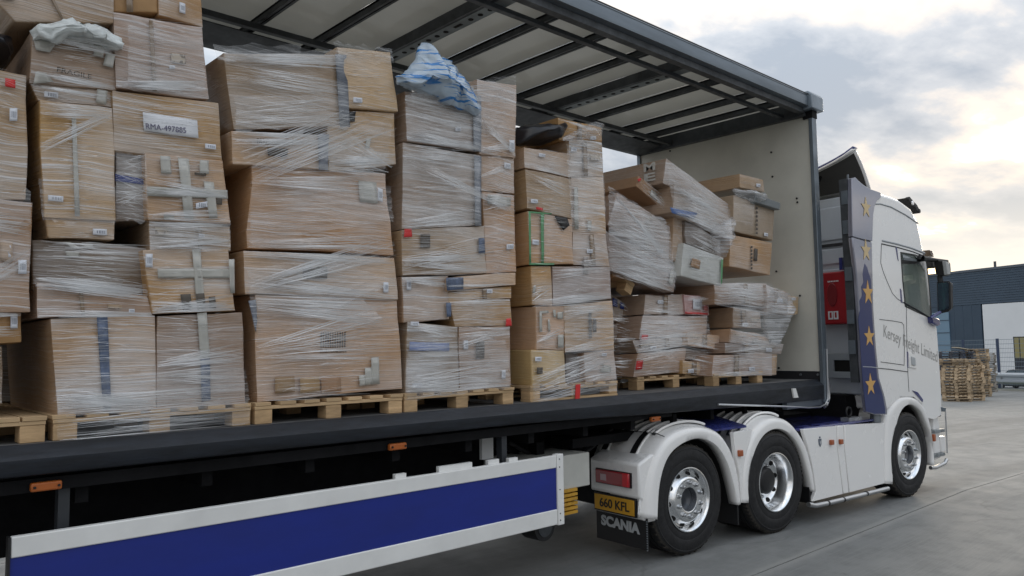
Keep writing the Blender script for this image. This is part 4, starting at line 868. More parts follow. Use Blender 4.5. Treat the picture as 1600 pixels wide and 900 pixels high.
# ------------------------------------------------------------------ stretch film strands and slack sheets, one wrap per load
def wrap(label, boxes, Y, fans=(), sheets=(), dens=1.0, seed=1, slope=0.0):
    rnd = random.Random(seed); m = MB()
    def strand(p, q, w_, sag, y):
        n = 5; up = Vector((0, 0, 1)); v = []
        a = PY(p[0], p[1], y); b_ = PY(q[0], q[1], y)
        for i in range(n + 1):
            t = i / n; c = a.lerp(b_, t); c.z += sag * math.sin(math.pi * t); ww = w_ * (.25 + .75 * math.sin(math.pi * min(max(t, .05), .95)))
            v.append((c.x, c.y - .002 * math.sin(i * 2.1), c.z - ww / 2)); v.append((c.x, c.y + .003 * math.sin(i * 1.3), c.z + ww / 2))
        m.add(v, [(2 * i, 2 * i + 2, 2 * i + 3, 2 * i + 1) for i in range(n)])
    for quad in boxes:
        tl, tr, br, bl = quad; A1, A2 = PY(*tl, Y), PY(*br, Y); area = abs((A2.x - A1.x) * (A1.z - A2.z))
        tilt = rnd.uniform(-.10, .10) + slope
        for _ in range(int(area * 330 * dens) + 10):
            s0 = rnd.uniform(-.02, .7); ln = rnd.uniform(.15, .9) * (1 - s0); s1 = min(s0 + ln, 1.02); t = rnd.random(); t1 = t + tilt * ln + rnd.gauss(0, .025)
            f = lambda s, t_: ((tl[0] * (1 - s) + tr[0] * s) * (1 - t_) + (bl[0] * (1 - s) + br[0] * s) * t_, (tl[1] * (1 - s) + tr[1] * s) * (1 - t_) + (bl[1] * (1 - s) + br[1] * s) * t_)
            strand(f(s0, t), f(s1, t1), rnd.choice((.0010, .0013, .0018, .0028)), rnd.uniform(-.003, .003), Y - .022 - rnd.random() * .012)
    fans = list(fans)
    for quad in boxes:      # film gathers at a corner and opens out over the face
        wpx = quad[1][0] - quad[0][0]; hpx = quad[3][1] - quad[0][1]
        if wpx < 24 or hpx < 10 or (quad[0] == (177, 141)) or rnd.random() < .25: continue
        for _ in range(2 if wpx * hpx > 5000 else 1):
            lf = rnd.random() < .5; a0 = rnd.choice((0.02, .98, rnd.random())); b0 = min(.75, max(.01, a0 + rnd.gauss(-.1, .22))); b1 = min(.99, b0 + rnd.uniform(.10, .38)); a0 = min(.94, max(.04, a0))
            e = (quad[0], quad[3]) if lf else (quad[1], quad[2]); o_ = (quad[1], quad[2]) if lf else (quad[0], quad[3])
            L_ = lambda ed, t_: (ed[0][0] * (1 - t_) + ed[1][0] * t_, ed[0][1] * (1 - t_) + ed[1][1] * t_)
            n_ = int(14 + min(30, hpx * wpx / 400))
            fans.append((L_(e, a0 - .03), L_(e, a0 + .05), L_(o_, b0), L_(o_, b1), n_) if lf else (L_(o_, b0), L_(o_, b1), L_(e, a0 - .03), L_(e, a0 + .05), n_))
    for (p, q, r_, s_, n) in fans:      # fan between edge p-q (left) and r-s (right)
        for i in range(n):
            a = rnd.random(); b_ = min(1.02, max(-.02, a + rnd.gauss(0, .2)))
            P0 = Vector((p[0] * (1 - a) + q[0] * a, p[1] * (1 - a) + q[1] * a)); P1 = Vector((r_[0] * (1 - b_) + s_[0] * b_, r_[1] * (1 - b_) + s_[1] * b_))
            c0 = rnd.random() ** 2 * .45; c1 = 1 - rnd.random() ** 2 * .45; P0, P1 = P0.lerp(P1, c0), P0.lerp(P1, c1)
            strand(tuple(P0), tuple(P1), rnd.choice((.0012, .002, .003, .004)), rnd.uniform(-.004, .004), Y - .03 - rnd.random() * .012)
    m.mi = 1
    for quad in sheets:
        tl, tr, br, bl = [PY(*p, Y - .034) for p in quad]; rows = []; hh = (tl - bl).length; sd = rnd.random() * 9; nt_ = max(10, int(hh / .009))
        for j in range(nt_ + 1):
            t = j / nt_; row = []
            for i in range(13):
                s = i / 12; e0 = .03 * noise.noise(Vector((sd, t * 7, 0))); s_ = min(1, max(0, s + e0 * (1 if i in (0, 12) else .3)))
                c = (tl * (1 - s_) + tr * s_) * (1 - t) + (bl * (1 - s_) + br * s_) * t
                ph = t * hh * 38 + 2.2 * noise.noise(Vector((s * 1.6, t * 2.2, sd)))
                c.y -= .011 * abs(noise.noise(Vector((sd, ph, s * .8)))) + .004 * noise.noise(Vector((s * 5, t * 9, sd))); c.z += .004 * noise.noise(Vector((s * 3, ph * .3, sd)))
                if j in (0, nt_): c.z += .03 * noise.noise(Vector((s * 7, sd, 3)))
                row.append(tuple(c))
            rows.append(row)
        m.grid(rows)
    c = sum((Vector(v) for v in m.v), Vector()) / len(m.v); m.v = [tuple(Vector(v) - c) for v in m.v]
    o = m.build('stretch_film', [FILMR, FILMS], smooth='all', label=label, cat='stretch film'); o.location = c
    return o
ql = [v[0] for v in o_q.values()]
def inx(x0, x1, y1=900): return [q for q in ql if x0 <= (q[0][0] + q[1][0]) / 2 < x1]
wrap('stretch film round the load cut by the left photo edge', inx(-60, 12), Y0, seed=2, sheets=[[(-60, 300), (48, 300), (48, 350), (-60, 340)]])
wrap('stretch film round the leftmost complete load', [q for q in inx(12, 380) if q[3][1] > 60], Y0, seed=3, dens=1.1,
     fans=[((60, 375), (60, 450), (235, 385), (235, 470), 60), ((80, 620), (90, 690), (390, 600), (392, 660), 60), ((180, 240), (180, 340), (230, 245), (235, 345), 50), ((232, 348), (234, 388), (360, 352), (360, 390), 50)],
     sheets=[[(232, 343), (360, 345), (360, 392), (234, 392)], [(180, 238), (228, 242), (232, 345), (182, 345)], [(85, 590), (385, 575), (392, 660), (90, 690)], [(60, 280), (180, 290), (180, 350), (66, 345)], [(200, 40), (318, 60), (322, 140), (200, 130)]])
wrap('stretch film drawn in slanting fans over the widest load', inx(380, 635), Y0, seed=4, dens=.9,
     fans=[((372, 232), (400, 290), (540, 172), (618, 200), 110), ((520, 185), (515, 268), (616, 258), (602, 276), 55), ((390, 440), (390, 458), (614, 365), (620, 400), 80), ((352, 96), (360, 130), (540, 130), (545, 160), 50), ((400, 540), (400, 560), (618, 470), (622, 560), 60), ((366, 170), (366, 200), (543, 150), (545, 195), 40)],
     sheets=[[(332, 70), (470, 72), (470, 92), (340, 95)], [(520, 66), (612, 78), (616, 100), (530, 96)], [(366, 150), (545, 150), (546, 200), (368, 203)], [(400, 262), (512, 215), (616, 177), (600, 275)], [(384, 420), (500, 400), (620, 440), (400, 540)], [(400, 455), (560, 460), (600, 500), (402, 545)], [(392, 300), (610, 290), (615, 345), (390, 380)], [(350, 78), (530, 80), (535, 100), (352, 96)]])
wrap('stretch film round the load under the blue bag', inx(635, 812), Y0, seed=5, dens=1.4,
     fans=[((640, 240), (640, 260), (750, 300), (800, 330), 40), ((630, 400), (630, 430), (800, 360), (806, 420), 40), ((636, 590), (634, 625), (799, 560), (803, 600), 40), ((640, 145), (640, 150), (805, 128), (806, 160), 50)],
     sheets=[[(640, 140), (806, 118), (807, 150), (642, 165)], [(632, 150), (806, 140), (806, 215), (634, 215)], [(630, 225), (750, 245), (750, 350), (630, 358)], [(636, 520), (790, 530), (798, 605), (636, 625)]])
wrap('stretch film round the load with the black bag', inx(812, 957), Y0, seed=6, dens=1.2,
     fans=[((832, 470), (832, 480), (952, 455), (956, 475), 40), ((832, 585), (832, 632), (960, 540), (965, 600), 70), ((882, 560), (884, 600), (958, 545), (962, 560), 30)],
     sheets=[[(832, 590), (962, 570), (965, 610), (832, 628)], [(884, 225), (942, 225), (946, 340), (892, 340)], [(880, 480), (958, 478), (960, 550), (882, 555)]])
wrap('slack film pulled over the two tilted cartons', [q for q in inx(957, 1012)], 4.48, seed=7, dens=1.0, slope=.2,
     fans=[((950, 300), (958, 420), (1046, 350), (1056, 440), 160), ((946, 292), (960, 300), (1050, 400), (1058, 430), 60)],
     sheets=[[(950, 292), (1040, 345), (1058, 440), (952, 370)], [(950, 340), (1046, 350), (1056, 452), (952, 420)]])
wrap('stretch film round the load topped by the long brown box', [q for q in inx(1012, 1110)], 4.42, seed=8, dens=1.2,
     fans=[((1052, 290), (1056, 340), (1140, 330), (1145, 375), 80), ((1000, 500), (995, 560), (1105, 500), (1122, 545), 80)],
     sheets=[[(1041, 255), (1140, 325), (1144, 372), (1052, 330)], [(1004, 492), (1106, 492), (1110, 525), (1000, 545)]])
wrap('stretch film round the load against the white bulkhead', [q for q in inx(1110, 1260) if q[0][1] > 380], 4.36, seed=9, dens=1.3,
     fans=[((1117, 442), (1118, 476), (1230, 455), (1232, 495), 90), ((1140, 515), (1134, 553), (1222, 535), (1220, 553), 50)],
     sheets=[[(1117, 440), (1200, 440), (1234, 462), (1120, 476)], [(1145, 480), (1228, 480), (1220, 540), (1142, 535)], [(1146, 305), (1180, 312), (1176, 352), (1146, 345)]])

# ------------------------------------------------------------------ tractor unit (local axes: u forward, v inward from the near side, z up)
tr = empty('tractor_unit', TO, TH, label='white articulated lorry cab with navy fairings, gold stars and polished wheels', cat='lorry cab')
W = 2.46
def P(m, name, mats, **k): return m.build(name, mats, tr, **k)
# wheels
def wheel(c, r, kind, v0=0.0, width=.31, far=False):
    root = empty('wheel', (c[0], v0, c[1])); root.parent = tr
    s = r / .5
    t = MB(); t.lathe((0, 0, 0), [(.292 * s, .012), (.300 * s, -.004), (.33 * s, -.012), (.36 * s, -.008), (.365 * s, -.011), (.40 * s, -.012), (.43 * s, -.010), (.455 * s, -.003), (.462 * s, -.006), (.478 * s, .006)], 72)
    t.mi = 1; t.lathe((0, 0, 0), [(.478 * s, .006), (.488 * s, .012), (.493 * s, .022)], 72); t.mi = 0
    t.lathe((0, 0, 0), [(.493 * s, .022), (.5 * s, .035), (.5 * s, .09), (.488 * s, .092), (.488 * s, .102), (.5 * s, .104), (.5 * s, .15), (.488 * s, .152), (.488 * s, .165), (.5 * s, .167), (.5 * s, width - .04), (.47 * s, width), (.30 * s, width), (.292 * s, .012)], 72)
    # shoulder lugs of the tread
    t.mi = 1
    for i in range(72):
        a = 2 * math.pi * i / 72
        if kind != 'drive' and i % 2: continue
        ca, sa = math.cos(a), math.sin(a); cb, sb = math.cos(a + .045), math.sin(a + .045); r0, r1 = .488 * s, .503 * s
        t.hexa([(r0 * ca, .006, r0 * sa), (r0 * cb, .006, r0 * sb), (r0 * cb, .05, r0 * sb), (r0 * ca, .05, r0 * sa), (r1 * ca, .022, r1 * sa), (r1 * cb, .022, r1 * sb), (r1 * cb, .06, r1 * sb), (r1 * ca, .06, r1 * sa)])
    t.build('tyre', [RUBBER, TREAD], root, smooth=35, merge=True)
    q = MB()
    if kind == 'drive':
        q.lathe((0, 0, 0), [(.298 * s, .012), (.293 * s, -.010), (.283 * s, -.012), (.272 * s, .002), (.262 * s, .035), (.256 * s, .05), (.250 * s, .135), (.235 * s, .16), (.20 * s, .175), (.12 * s, .18)], 64)
        q.build('rim', CHROME, root, smooth=40, merge=True)
        h = MB(); h.lathe((0, 0, 0), [(.135, .178), (.13, .10), (.115, .085), (.10, .08), (0.001, .08)], 32); h.build('hub', PLASTIC, root, smooth=30)
        rr, vb, n = .165 * s, .178, 10; hr, hv = .225 * s, .164
    else:
        q.lathe((0, 0, 0), [(.298 * s, .012), (.293 * s, -.010), (.284 * s, -.012), (.270 * s, .004), (.262 * s, .028), (.254 * s, .045), (.240 * s, .048), (.228 * s, .040), (.208 * s, .006), (.200 * s, -.004), (.186 * s, -.008), (.118 * s, -.008), (.110 * s, -.004), (.108 * s, .05)], 64)
        q.build('rim', CHROME, root, smooth=40, merge=True)
        h = MB(); h.lathe((0, 0, 0), [(.108 * s, .05), (.10, .055), (.07, .045), (.0005, .04)], 32); h.build('hub', mat('hub_shadow_metal', (.05, .055, .065), .35, .5), root, smooth=30)
        rr, vb, n = .155 * s, -.008, 10; hr, hv = .236 * s, .043
    for i in range(n):
        a = 2 * math.pi * (i + .5) / n; x, z = rr * math.cos(a), rr * math.sin(a)
        if i == 0:
            nb_ = MB(); nb_.tube([(0, 0, 0), (0, -.014, 0)], .022, 6); nb_.tube([(0, -.012, 0), (0, -.028, 0), (0, -.033, 0)], [.015, .014, .008], 8); nme = nb_.mesh('wheel_nut', mat('nut_steel', (.45, .46, .47), .3, .9), 25)
        o = link('wheel_nut', nme, root); o.location = (x, vb, z); o.rotation_euler = (0, a, 0)
    hm = MB().tube([(0, .004, 0), (0, -.003, 0)], .024, 14).mesh('hand_hole', HOLE)
    for i in range(10):
        a = 2 * math.pi * i / 10 + .1; o = link('hand_hole', hm, root); o.location = (hr * math.cos(a), hv - .004, hr * math.sin(a)); o.rotation_euler = (0, -a, 0) if False else (0, 0, 0)
        o.scale = (1.0, 1, 1.0)
        d = Vector((math.cos(a), 0, math.sin(a))); nrm = (Vector((0, -1, 0)) + d * (.75 if kind != 'drive' else -.7)).normalized()
        o.rotation_mode = 'QUATERNION'; o.rotation_quaternion = nrm.to_track_quat('-Y', 'Z')
    return root
cT, cD, cF = T(1081, 780), T(1212, 752), T(1420, 711)
wheel((cT[0], .4905), .4905, 'tag', .036); wheel((cD[0], .50), .50, 'drive', .0, .60); wheel((cF[0], .508), .508, 'front', .0)
for c, r, k in ((cT, .4905, 'tag'), (cD, .5, 'tag'), (cF, .508, 'tag')):
    o = wheel((c[0], r), r, 'tag', 0, .30); o.location.y = W; o.rotation_euler = (0, 0, R(180))
# chassis
P(MB().box((-1.9, .80, .55), (3.2, .88, .92)).box((-1.9, 1.58, .55), (3.2, 1.66, .92)), 'chassis_rail', BLACK)
for c in (cT, cD, cF): P(MB().tube([(c[0], .3, .5), (c[0], 2.2, .5)], .08, 12), 'axle', BLACK)
P(MB().box((-.75, .85, .94), (.35, 1.6, 1.08)), 'fifth_wheel', STEELD, bevel=.02)
P(MB().box((-1.95, .4, .45), (-1.85, 2.0, .75)), 'rear_cross_member', BLACK)
# fenders
def rail_path(pts, n):
    pts = [Vector(p) for p in pts]; d = [0]
    for a, b in zip(pts, pts[1:]): d.append(d[-1] + (b - a).length)
    out = []
    def cr(p0, p1, p2, p3, t): return .5 * ((2 * p1) + (p2 - p0) * t + (2 * p0 - 5 * p1 + 4 * p2 - p3) * t * t + (3 * p1 - p0 - 3 * p2 + p3) * t ** 3)
    for i in range(n):
        s = d[-1] * i / (n - 1); k = 0
        while k < len(d) - 2 and d[k + 1] < s: k += 1
        t = (s - d[k]) / max(1e-9, d[k + 1] - d[k]); g = lambda j: pts[min(max(j, 0), len(pts) - 1)]
        out.append(cr(g(k - 1), g(k), g(k + 1), g(k + 2), t))
    return out
def fender(inner, outer, name, depth=.72, crown=.035, cut=0):
    n = 40; a = rail_path(inner, n); b = rail_path(outer, n); rows = []
    mid = sum(a, Vector((0, 0))) / n
    def off(p, amt):   # push outward from arch centre
        d = (p - Vector((mid.x, mid.y - .2))); return p + d.normalized() * amt
    rows.append([(p.x, .10, p.y) for p in [off(q, -.0) for q in a]])
    rows.append([(p.x, .012, p.y) for p in a])
    rows.append([(p.x, .0, p.y) for p in [off(q, .008) for q in a]])
    for t, v in ((.55, -.006), (.8, .004), (.93, .022)):
        rows.append([(x.lerp(y, t).x, v, x.lerp(y, t).y) for x, y in zip(a, b)])
    rows.append([(y.x, .055, y.y) for y in b]); 
    rows.append([(p.x, .12, p.y) for p in [off(q, crown * .5) for q in b]]); rows.append([(p.x, depth * .5, p.y) for p in [off(q, crown) for q in b]]); rows.append([(p.x, depth, p.y) for p in [off(q, crown * .5) for q in b]])
    for r_ in rows[1:]:
        for k_ in range(cut): x_, v_, z_ = r_[k_]; r_[k_] = (x_, min(v_, .05), z_)
    m = MB(); m.grid(rows); o = P(m, name, WHITE, smooth=50, solid=.006)
    # ribs on the crown
    R_ = rail_path(outer, n)
    return a, b, off
tI = TS([(1027.5, 811), (1031, 757), (1043, 717), (1064, 695), (1093, 685), (1119, 697), (1136, 724), (1146, 758), (1153, 789)])
tO = TS([(1007, 809), (1013, 760), (1026, 712), (1050, 680), (1088, 667), (1122, 674), (1143, 702), (1154, 738), (1158.5, 786)])
dI = TS([(1170, 785), (1171.5, 742), (1180, 704), (1195, 679), (1215, 670.5), (1236, 680), (1252.5, 704), (1264, 741), (1270, 768)])
dO = TS([(1159, 786), (1161, 738), (1170, 696), (1184, 668), (1206, 653), (1233, 658), (1256, 688), (1268.5, 727), (1274, 767)])
fI = TS([(1394.7, 756), (1395.5, 709), (1400, 667), (1409, 641), (1423, 632), (1438.7, 642), (1449, 664), (1456, 686), (1457, 727)])
fO = TS([(1384, 756), (1384.5, 690), (1386.5, 652), (1394, 631), (1407, 619.5), (1428, 620), (1442, 631), (1451, 652), (1460, 683)][:8] + [(1460.5, 725)])
ta = fender(tI, tO, 'tag_axle_mudguard', cut=7); da = fender(dI, dO, 'drive_axle_mudguard'); fa = fender(fI, fO, 'front_mudguard', .5, .01)
def ribs(outer, t0, t1, vs, off):
    b = rail_path(outer, 40)
    for v in vs:
        k0, k1 = int(t0 * 39), int(t1 * 39); pts = []
        for k in range(k0, k1 + 1): p = off(b[k], .042 if v > .1 else .02); pts.append((p.x, v, p.y))
        P(MB().tube(pts, .013, 6), 'mudguard_rib', WHITE, smooth=True)
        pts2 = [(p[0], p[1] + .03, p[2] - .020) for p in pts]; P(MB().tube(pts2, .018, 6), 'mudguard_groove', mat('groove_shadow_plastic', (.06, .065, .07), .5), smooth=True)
ribs(tO, .34, .64, (.13, .23, .33, .43, .53), ta[2]); ribs(dO, .30, .60, (.13, .23, .33, .43, .53), da[2])
b_ = rail_path(tO, 40)
for v in (.20, .56):
    pts = [ta[2](b_[k], .030) for k in range(8, 15)]
    P(MB().tube([(p.x, v, p.y) for p in pts], .012, 6), 'mudguard_rib', WHITE, smooth=True)
    P(MB().tube([(p.x, v + .085, p.y) for p in pts], .010, 6), 'mudguard_rib', WHITE, smooth=True)
    P(MB().grid([[(p.x - .004, v + dv, p.y + .004) for p in pts] for dv in (.014, .075)]), 'dark_slot', PLASTIC, solid=.01)
k = 7; pts = [ta[2](b_[13], .037)]; P(MB().tube([(pts[0].x, .03, pts[0].y - .02), (pts[0].x, .12, pts[0].y), (pts[0].x, .70, pts[0].y + .004)], .004, 6), 'seam', SEAM)
# inner arches (dark liners)
for pth in (tI, dI, fI):
    a = rail_path(pth, 24); P(MB().grid([[(p.x, v, p.y) for p in a] for v in (.10, .66)]), 'wheel_arch_liner', PLASTIC, solid=.01)
# panel between the two rear guards
pl = TS([(1147, 676), (1176, 671), (1172, 690), (1164, 720), (1161, 745), (1159.5, 786), (1158.6, 786), (1156, 738), (1150, 706)])
P(MB().prism(pl, vf(.006), vf(.05)), 'bridging_panel', WHITE, bevel=.003)
def tlamp(x, y, w=.055, h=.055, m=ORANGE):
    u, z = T(x, y); P(MB().box((u - w / 2, -.022, z - h / 2), (u + w / 2, .01, z + h / 2)), 'side_marker_lamp', m, bevel=.006)
tlamp(1156, 708, .06, .06); tlamp(1299, 691); tlamp(1313.5, 690)
# rear lamp and number plate housing (rear face at u = -1.95)
UR = -1.95
def RP(x, y, du=0.0):
    v, z = TUp(x, y, UR - du); return (UR - du, v, z)
hz = [RP(923, 728)[2], RP(1004, 812)[2]]
v0, v1 = .035, .64
m = MB()
prof = [(-1.66, .93), (-1.80, .935), (UR - .01, .865), (UR - .01, .58), (UR + .03, .555), (UR + .02, .40), (UR + .10, .36), (-1.70, .36)]
m.prism(prof, lambda a, b: (a, v0, b), lambda a, b: (a, v1, b)); P(m, 'lamp_housing', WHITE, bevel=.02)
P(MB().box((UR - .024, .115, .655), (UR - .010, .55, .785)), 'lamp_bezel', PLASTIC)
la = P(MB().box((UR - .042, .125, .660), (UR - .020, .54, .780)), 'tail_lamp', REDL, bevel=.008)
MB().box((UR - .050, .128, .662), (UR - .038, .20, .778)).build('lens_segment', mat('bright_red_lens', (.55, .02, .03), .12), la, bevel=.006)
MB().box((UR - .045, .40, .690), (UR - .040, .47, .745)).build('painted_glint', mat('lens_glint', (.55, .40, .42), .2), la)  # pale patch paints a glint on the red lens
pb = P(MB().box((UR - .004, .035 + .05, .405), (UR + .022, .60, .565)), 'plate_surround', PLASTIC, bevel=.004)
pp = P(MB().box((UR - .010, .10, .418), (UR - .003, .588, .552)), 'number_plate', YELLOWP, bevel=.003)
text('660 KFL', 'plate_lettering', mat('plate_ink', (.02, .018, .015), .5), pp, (UR - .012, .52, .448), (UR - .012, .155, .448), .078, bold=.018)
P(MB().box((UR + .06, .02, .135), (UR + .075, .64, .40)), 'mud_flap', PLASTIC)
text('SCANIA', 'flap_lettering', SILV, tr, (UR + .056, .575, .270), (UR + .056, .10, .262), .085, bold=.05)
m = MB()
for i in range(13): m.cyl((UR + .05, .018, .14 + i * .02), (UR + .05, .010, .14 + i * .02), .006, 6)
P(m, 'flap_edge_studs', STEEL, kind='stuff')
P(MB().box((-.62, .03, .16), (-.60, .60, .42)), 'mud_flap', PLASTIC)
P(MB().box((.62, .03, .2), (.64, .60, .62)), 'mud_flap', PLASTIC)
# side skirt
skp = TS([(1256.5, 671), (1320, 664.5), (1383, 660.5), (1384, 700), (1386, 757), (1330, 771), (1271, 784), (1277, 768), (1273, 738), (1266, 704)])
a = TS([(1256.5, 671), (1309, 665.6), (1310, 700), (1315, 740), (1319, 772), (1271, 784), (1277, 768), (1273, 735), (1266, 704)])
b = TS([(1310.5, 665.5), (1320, 664.6), (1321, 700), (1325, 740), (1328, 770.5), (1320, 772), (1316, 740), (1311, 700)])
c = TS([(1321.5, 664.4), (1383.3, 660.5), (1383, 700), (1384, 752), (1384, 756), (1329.5, 770), (1326.5, 740), (1322, 700)])
for q in (a, b, c): P(MB().prism(q, vf(.012), vf(.06)), 'side_skirt_panel', WHITE, bevel=.008)
P(MB().prism(skp, vf(.05), vf(.08)), 'skirt_backing', SEAM)
pts = TS([(1262, 788), (1272, 790), (1290, 786.5), (1340, 774.5), (1386, 763)]); P(MB().tube([(p[0], -.01, p[1]) for p in pts], .026, 12), 'side_bar', TUBE, smooth=True)
for x, y in ((1292, 786), (1316, 780.5), (1352, 771)):
    p = T(x, y); P(MB().tube([(p[0] - .012, -.01, p[1]), (p[0] + .012, -.01, p[1])], .029, 12), 'bar_joint', PLASTIC, smooth=True)
# small griffin-like emblem kept plain: shield, crown bar and inner cut
u, z = T(1282.5, 691)
P(MB().prism([(u - .028, z + .035), (u + .028, z + .035), (u + .024, z - .02), (u, z - .05), (u - .024, z - .02)], vf(.006), vf(.012)), 'emblem', mat('emblem_grey', (.12, .14, .18), .4))
P(MB().prism([(u - .014, z + .016), (u, z + .004), (u + .014, z + .016), (u + .010, z - .012), (u, z - .026), (u - .010, z - .012)], vf(.003), vf(.007)), 'emblem_centre', SILV)
P(MB().prism([(u - .012, z + .042), (u + .012, z + .042), (u + .009, z + .060), (u - .009, z + .060)], vf(.006), vf(.012)), 'emblem_crown', mat('emblem_grey'))
# navy catwalk decks
m = MB(); m.box((.52, .05, .955), (2.2, .80, .985)); P(m, 'catwalk_deck', NAVY, bevel=.01)
CHQ = mat('tread_plate', (.035, .045, .20), .3, .3, noise=(25, .6, .6))
for u0, u1 in ((.62, .80), (.92, 1.42)): P(MB().box((u0, .06, .986), (u1, .16, .994)), 'tread_plate', CHQ)
P(MB().box((1.60, .10, .986), (1.90, .20, 1.02)), 'tread_plate', mat('silver_plate', (.45, .47, .5), .3, .6, noise=(25, .4, .4)))
m = MB(); pts = [(1.66 + .055 * math.cos(a), .13, 1.085 + .055 * math.sin(a)) for a in [i * math.pi / 8 for i in range(17)]]; m.tube(pts, .012, 6); P(m, 'tow_ring', PLASTIC, smooth=True)
P(MB().hexa([(-.95, .05, 1.065), (-.40, .05, 1.065), (-.30, .55, 1.14), (-1.0, .55, 1.14), (-.95, .05, 1.085), (-.40, .05, 1.085), (-.30, .55, 1.16), (-1.0, .55, 1.16)]), 'tread_plate', CHQ)
P(MB().box((.5, .82, .95), (2.1, 1.7, 1.02)), 'catwalk_deck', BLACK)
P(MB().tube([(2.13, .06, .94), (2.13, .06, 1.12)], .06, 12), 'cab_mount', STEEL, smooth=True)
# under cab dark volume and rear gap machinery
P(MB().box((2.0, .35, .55), (3.3, 2.1, 1.25)), 'engine_bay', BLACK)
P(MB().box((1.95, .15, .25), (2.18, .5, .95)), 'battery_box', PLASTIC)

# ---- cab shell
side = TS([(1384, 640), (1380, 620), (1371, 590), (1366, 540), (1362, 480), (1360.5, 378), (1362, 340), (1366, 320), (1371, 309), (1374, 300.8), (1390, 305), (1405.6, 311), (1424.4, 325), (1434, 344), (1438.6, 363), (1444, 392), (1449, 424), (1454, 460), (1459, 500), (1466, 512), (1468.5, 545), (1471.5, 587), (1473, 615), (1473, 652), (1459, 655), (1446.5, 652), (1441, 631), (1428, 620), (1407, 619.5), (1394, 631)])
win = TS([(1408, 395), (1430, 399), (1446.5, 408), (1449, 425), (1452, 460), (1455, 497), (1435, 488), (1415, 478.5), (1411, 440)])
cu_ = sum(p[0] for p in side) / len(side); cz_ = sum(p[1] for p in side) / len(side)
def inset(pts, d, idx):
    out = []; n = len(pts)
    for i, p in enumerate(pts):
        if i not in idx: out.append(p); continue
        a, b = Vector(pts[i - 1]), Vector(pts[(i + 1) % n]); t = (b - a).normalized(); nrm = Vector((t.y, -t.x))
        if (Vector((cu_, cz_)) - Vector(p)).dot(nrm) < 0: nrm = -nrm
        q = Vector(p) + nrm * d; out.append((q.x, q.y))
    return out
ridx = range(9, 24)
secs = [(.0, .05), (.012, .022), (.035, .006), (.07, 0), (.20, -.03), (.5, -.06), (1.23, -.08), (W - .5, -.06), (W - .2, -.03), (W - .07, 0), (W - .012, .022), (W, .05)]
rings = [[(p[0], v, p[1]) for p in inset(side, d, ridx)] for v, d in secs]
m = MB(); n = len(side); vs = [p for r_ in rings for p in r_]; fs = []
for i in range(len(rings) - 1):
    for k in range(n):
        k2 = (k + 1) % n
        if k >= 23: continue        # underside and arch left open
        if k < 9: 
            if k > 0: continue      # rear side is the back wall, below
        fs.append((i * n + k, i * n + k2, (i + 1) * n + k2, (i + 1) * n + k))
m.add(vs, fs)
s0 = inset(side, .05, ridx)
m.prism(s0, vf(.0), vf(.02), [win]); m.prism(s0, vf(W - .02), vf(W), [win])
cb = P(m, 'cab_body', WHITE, smooth=32, merge=True)
for p in cb.data.polygons:
    if abs(p.normal.y) > .995: p.use_smooth = False
P(MB().box((2.24, .03, 1.1), (2.30, W - .03, 3.62)), 'cab_back_panel', WHITE)
# windscreen: dark pane set in the front
wf_ = [T(1444.5, 394), T(1459.5, 500)]
P(MB().grid([[(wf_[0][0] + .012 + .085 * math.sin(math.pi * t), .08 + (W - .16) * t, wf_[0][1]) for t in [i / 8 for i in range(9)]], [(wf_[1][0] + .012 + .085 * math.sin(math.pi * t), .08 + (W - .16) * t, wf_[1][1]) for t in [i / 8 for i in range(9)]]]), 'windscreen', mat('screen_glass', (.3, .34, .33), .03, inp={'Coat Weight': 1.0, 'Alpha': .22}), smooth='all')
# seams and panels on the side
def seam(pts, r=.004, m_=SEAM, v=-.001, name='seam'): P(MB().tube([(p[0], v, p[1]) for p in TS(pts)], r, 5), name, m_, smooth=True)
seam([(1374, 499), (1395, 501.5), (1409, 504), (1412, 508), (1413, 540), (1412.5, 571)]); seam([(1376, 565.5), (1395, 568), (1412, 570.5)])
seam([(1368, 575), (1390, 577), (1418, 581)], .005); seam([(1416, 480), (1416.5, 520), (1417.5, 560), (1418.5, 585), (1420, 612)], .004)
seam([(1377, 381), (1400, 386), (1425, 393), (1446, 401)], .007); seam([(1377, 382), (1376, 411), (1380, 425), (1386, 440), (1394, 458), (1402, 467), (1412, 473)], .004)
seam([(1366, 319), (1375, 318.5), (1392, 323.5), (1415, 336), (1434, 349)], .010, mat('groove_grey', (.32, .34, .36), .4)); seam([(1378, 376), (1400, 381), (1425, 388), (1445, 396)], .022, mat('groove_grey'), .012, 'drip_rail')
seam([(1412, 473), (1432, 484), (1452, 496.5), (1459, 501)], .012, SEAM, -.003, 'waist_seal')
for q in ([(1399, 386), (1401, 387), (1403.5, 408), (1402, 404)], [(1406, 451), (1408, 453), (1409.5, 474), (1407.5, 472)]):
    P(MB().prism(TS(q), vf(-.006), vf(.004)), 'grab_slot', NAVY)
hd = P(MB().prism(TS([(1419, 551), (1429, 554), (1431, 576), (1420, 574)]), vf(-.012), vf(.002)), 'door_handle', WHITE, bevel=.004)
MB().prism(TS([(1416.8, 549), (1418.6, 550), (1419, 575), (1417.6, 574)]), vf(-.004), vf(.003)).build('handle_recess', NAVY, tr)
P(MB().prism(TS([(1421.5, 557), (1427, 559), (1428, 571), (1422.5, 570)]), vf(-.026), vf(-.008)), 'handle_pull', SILV, bevel=.004)
P(MB().prism(TS([(1425, 610), (1433, 613), (1441, 624), (1441, 628), (1434, 620)]), vf(-.010), vf(.003)), 'arch_gap', NAVY)
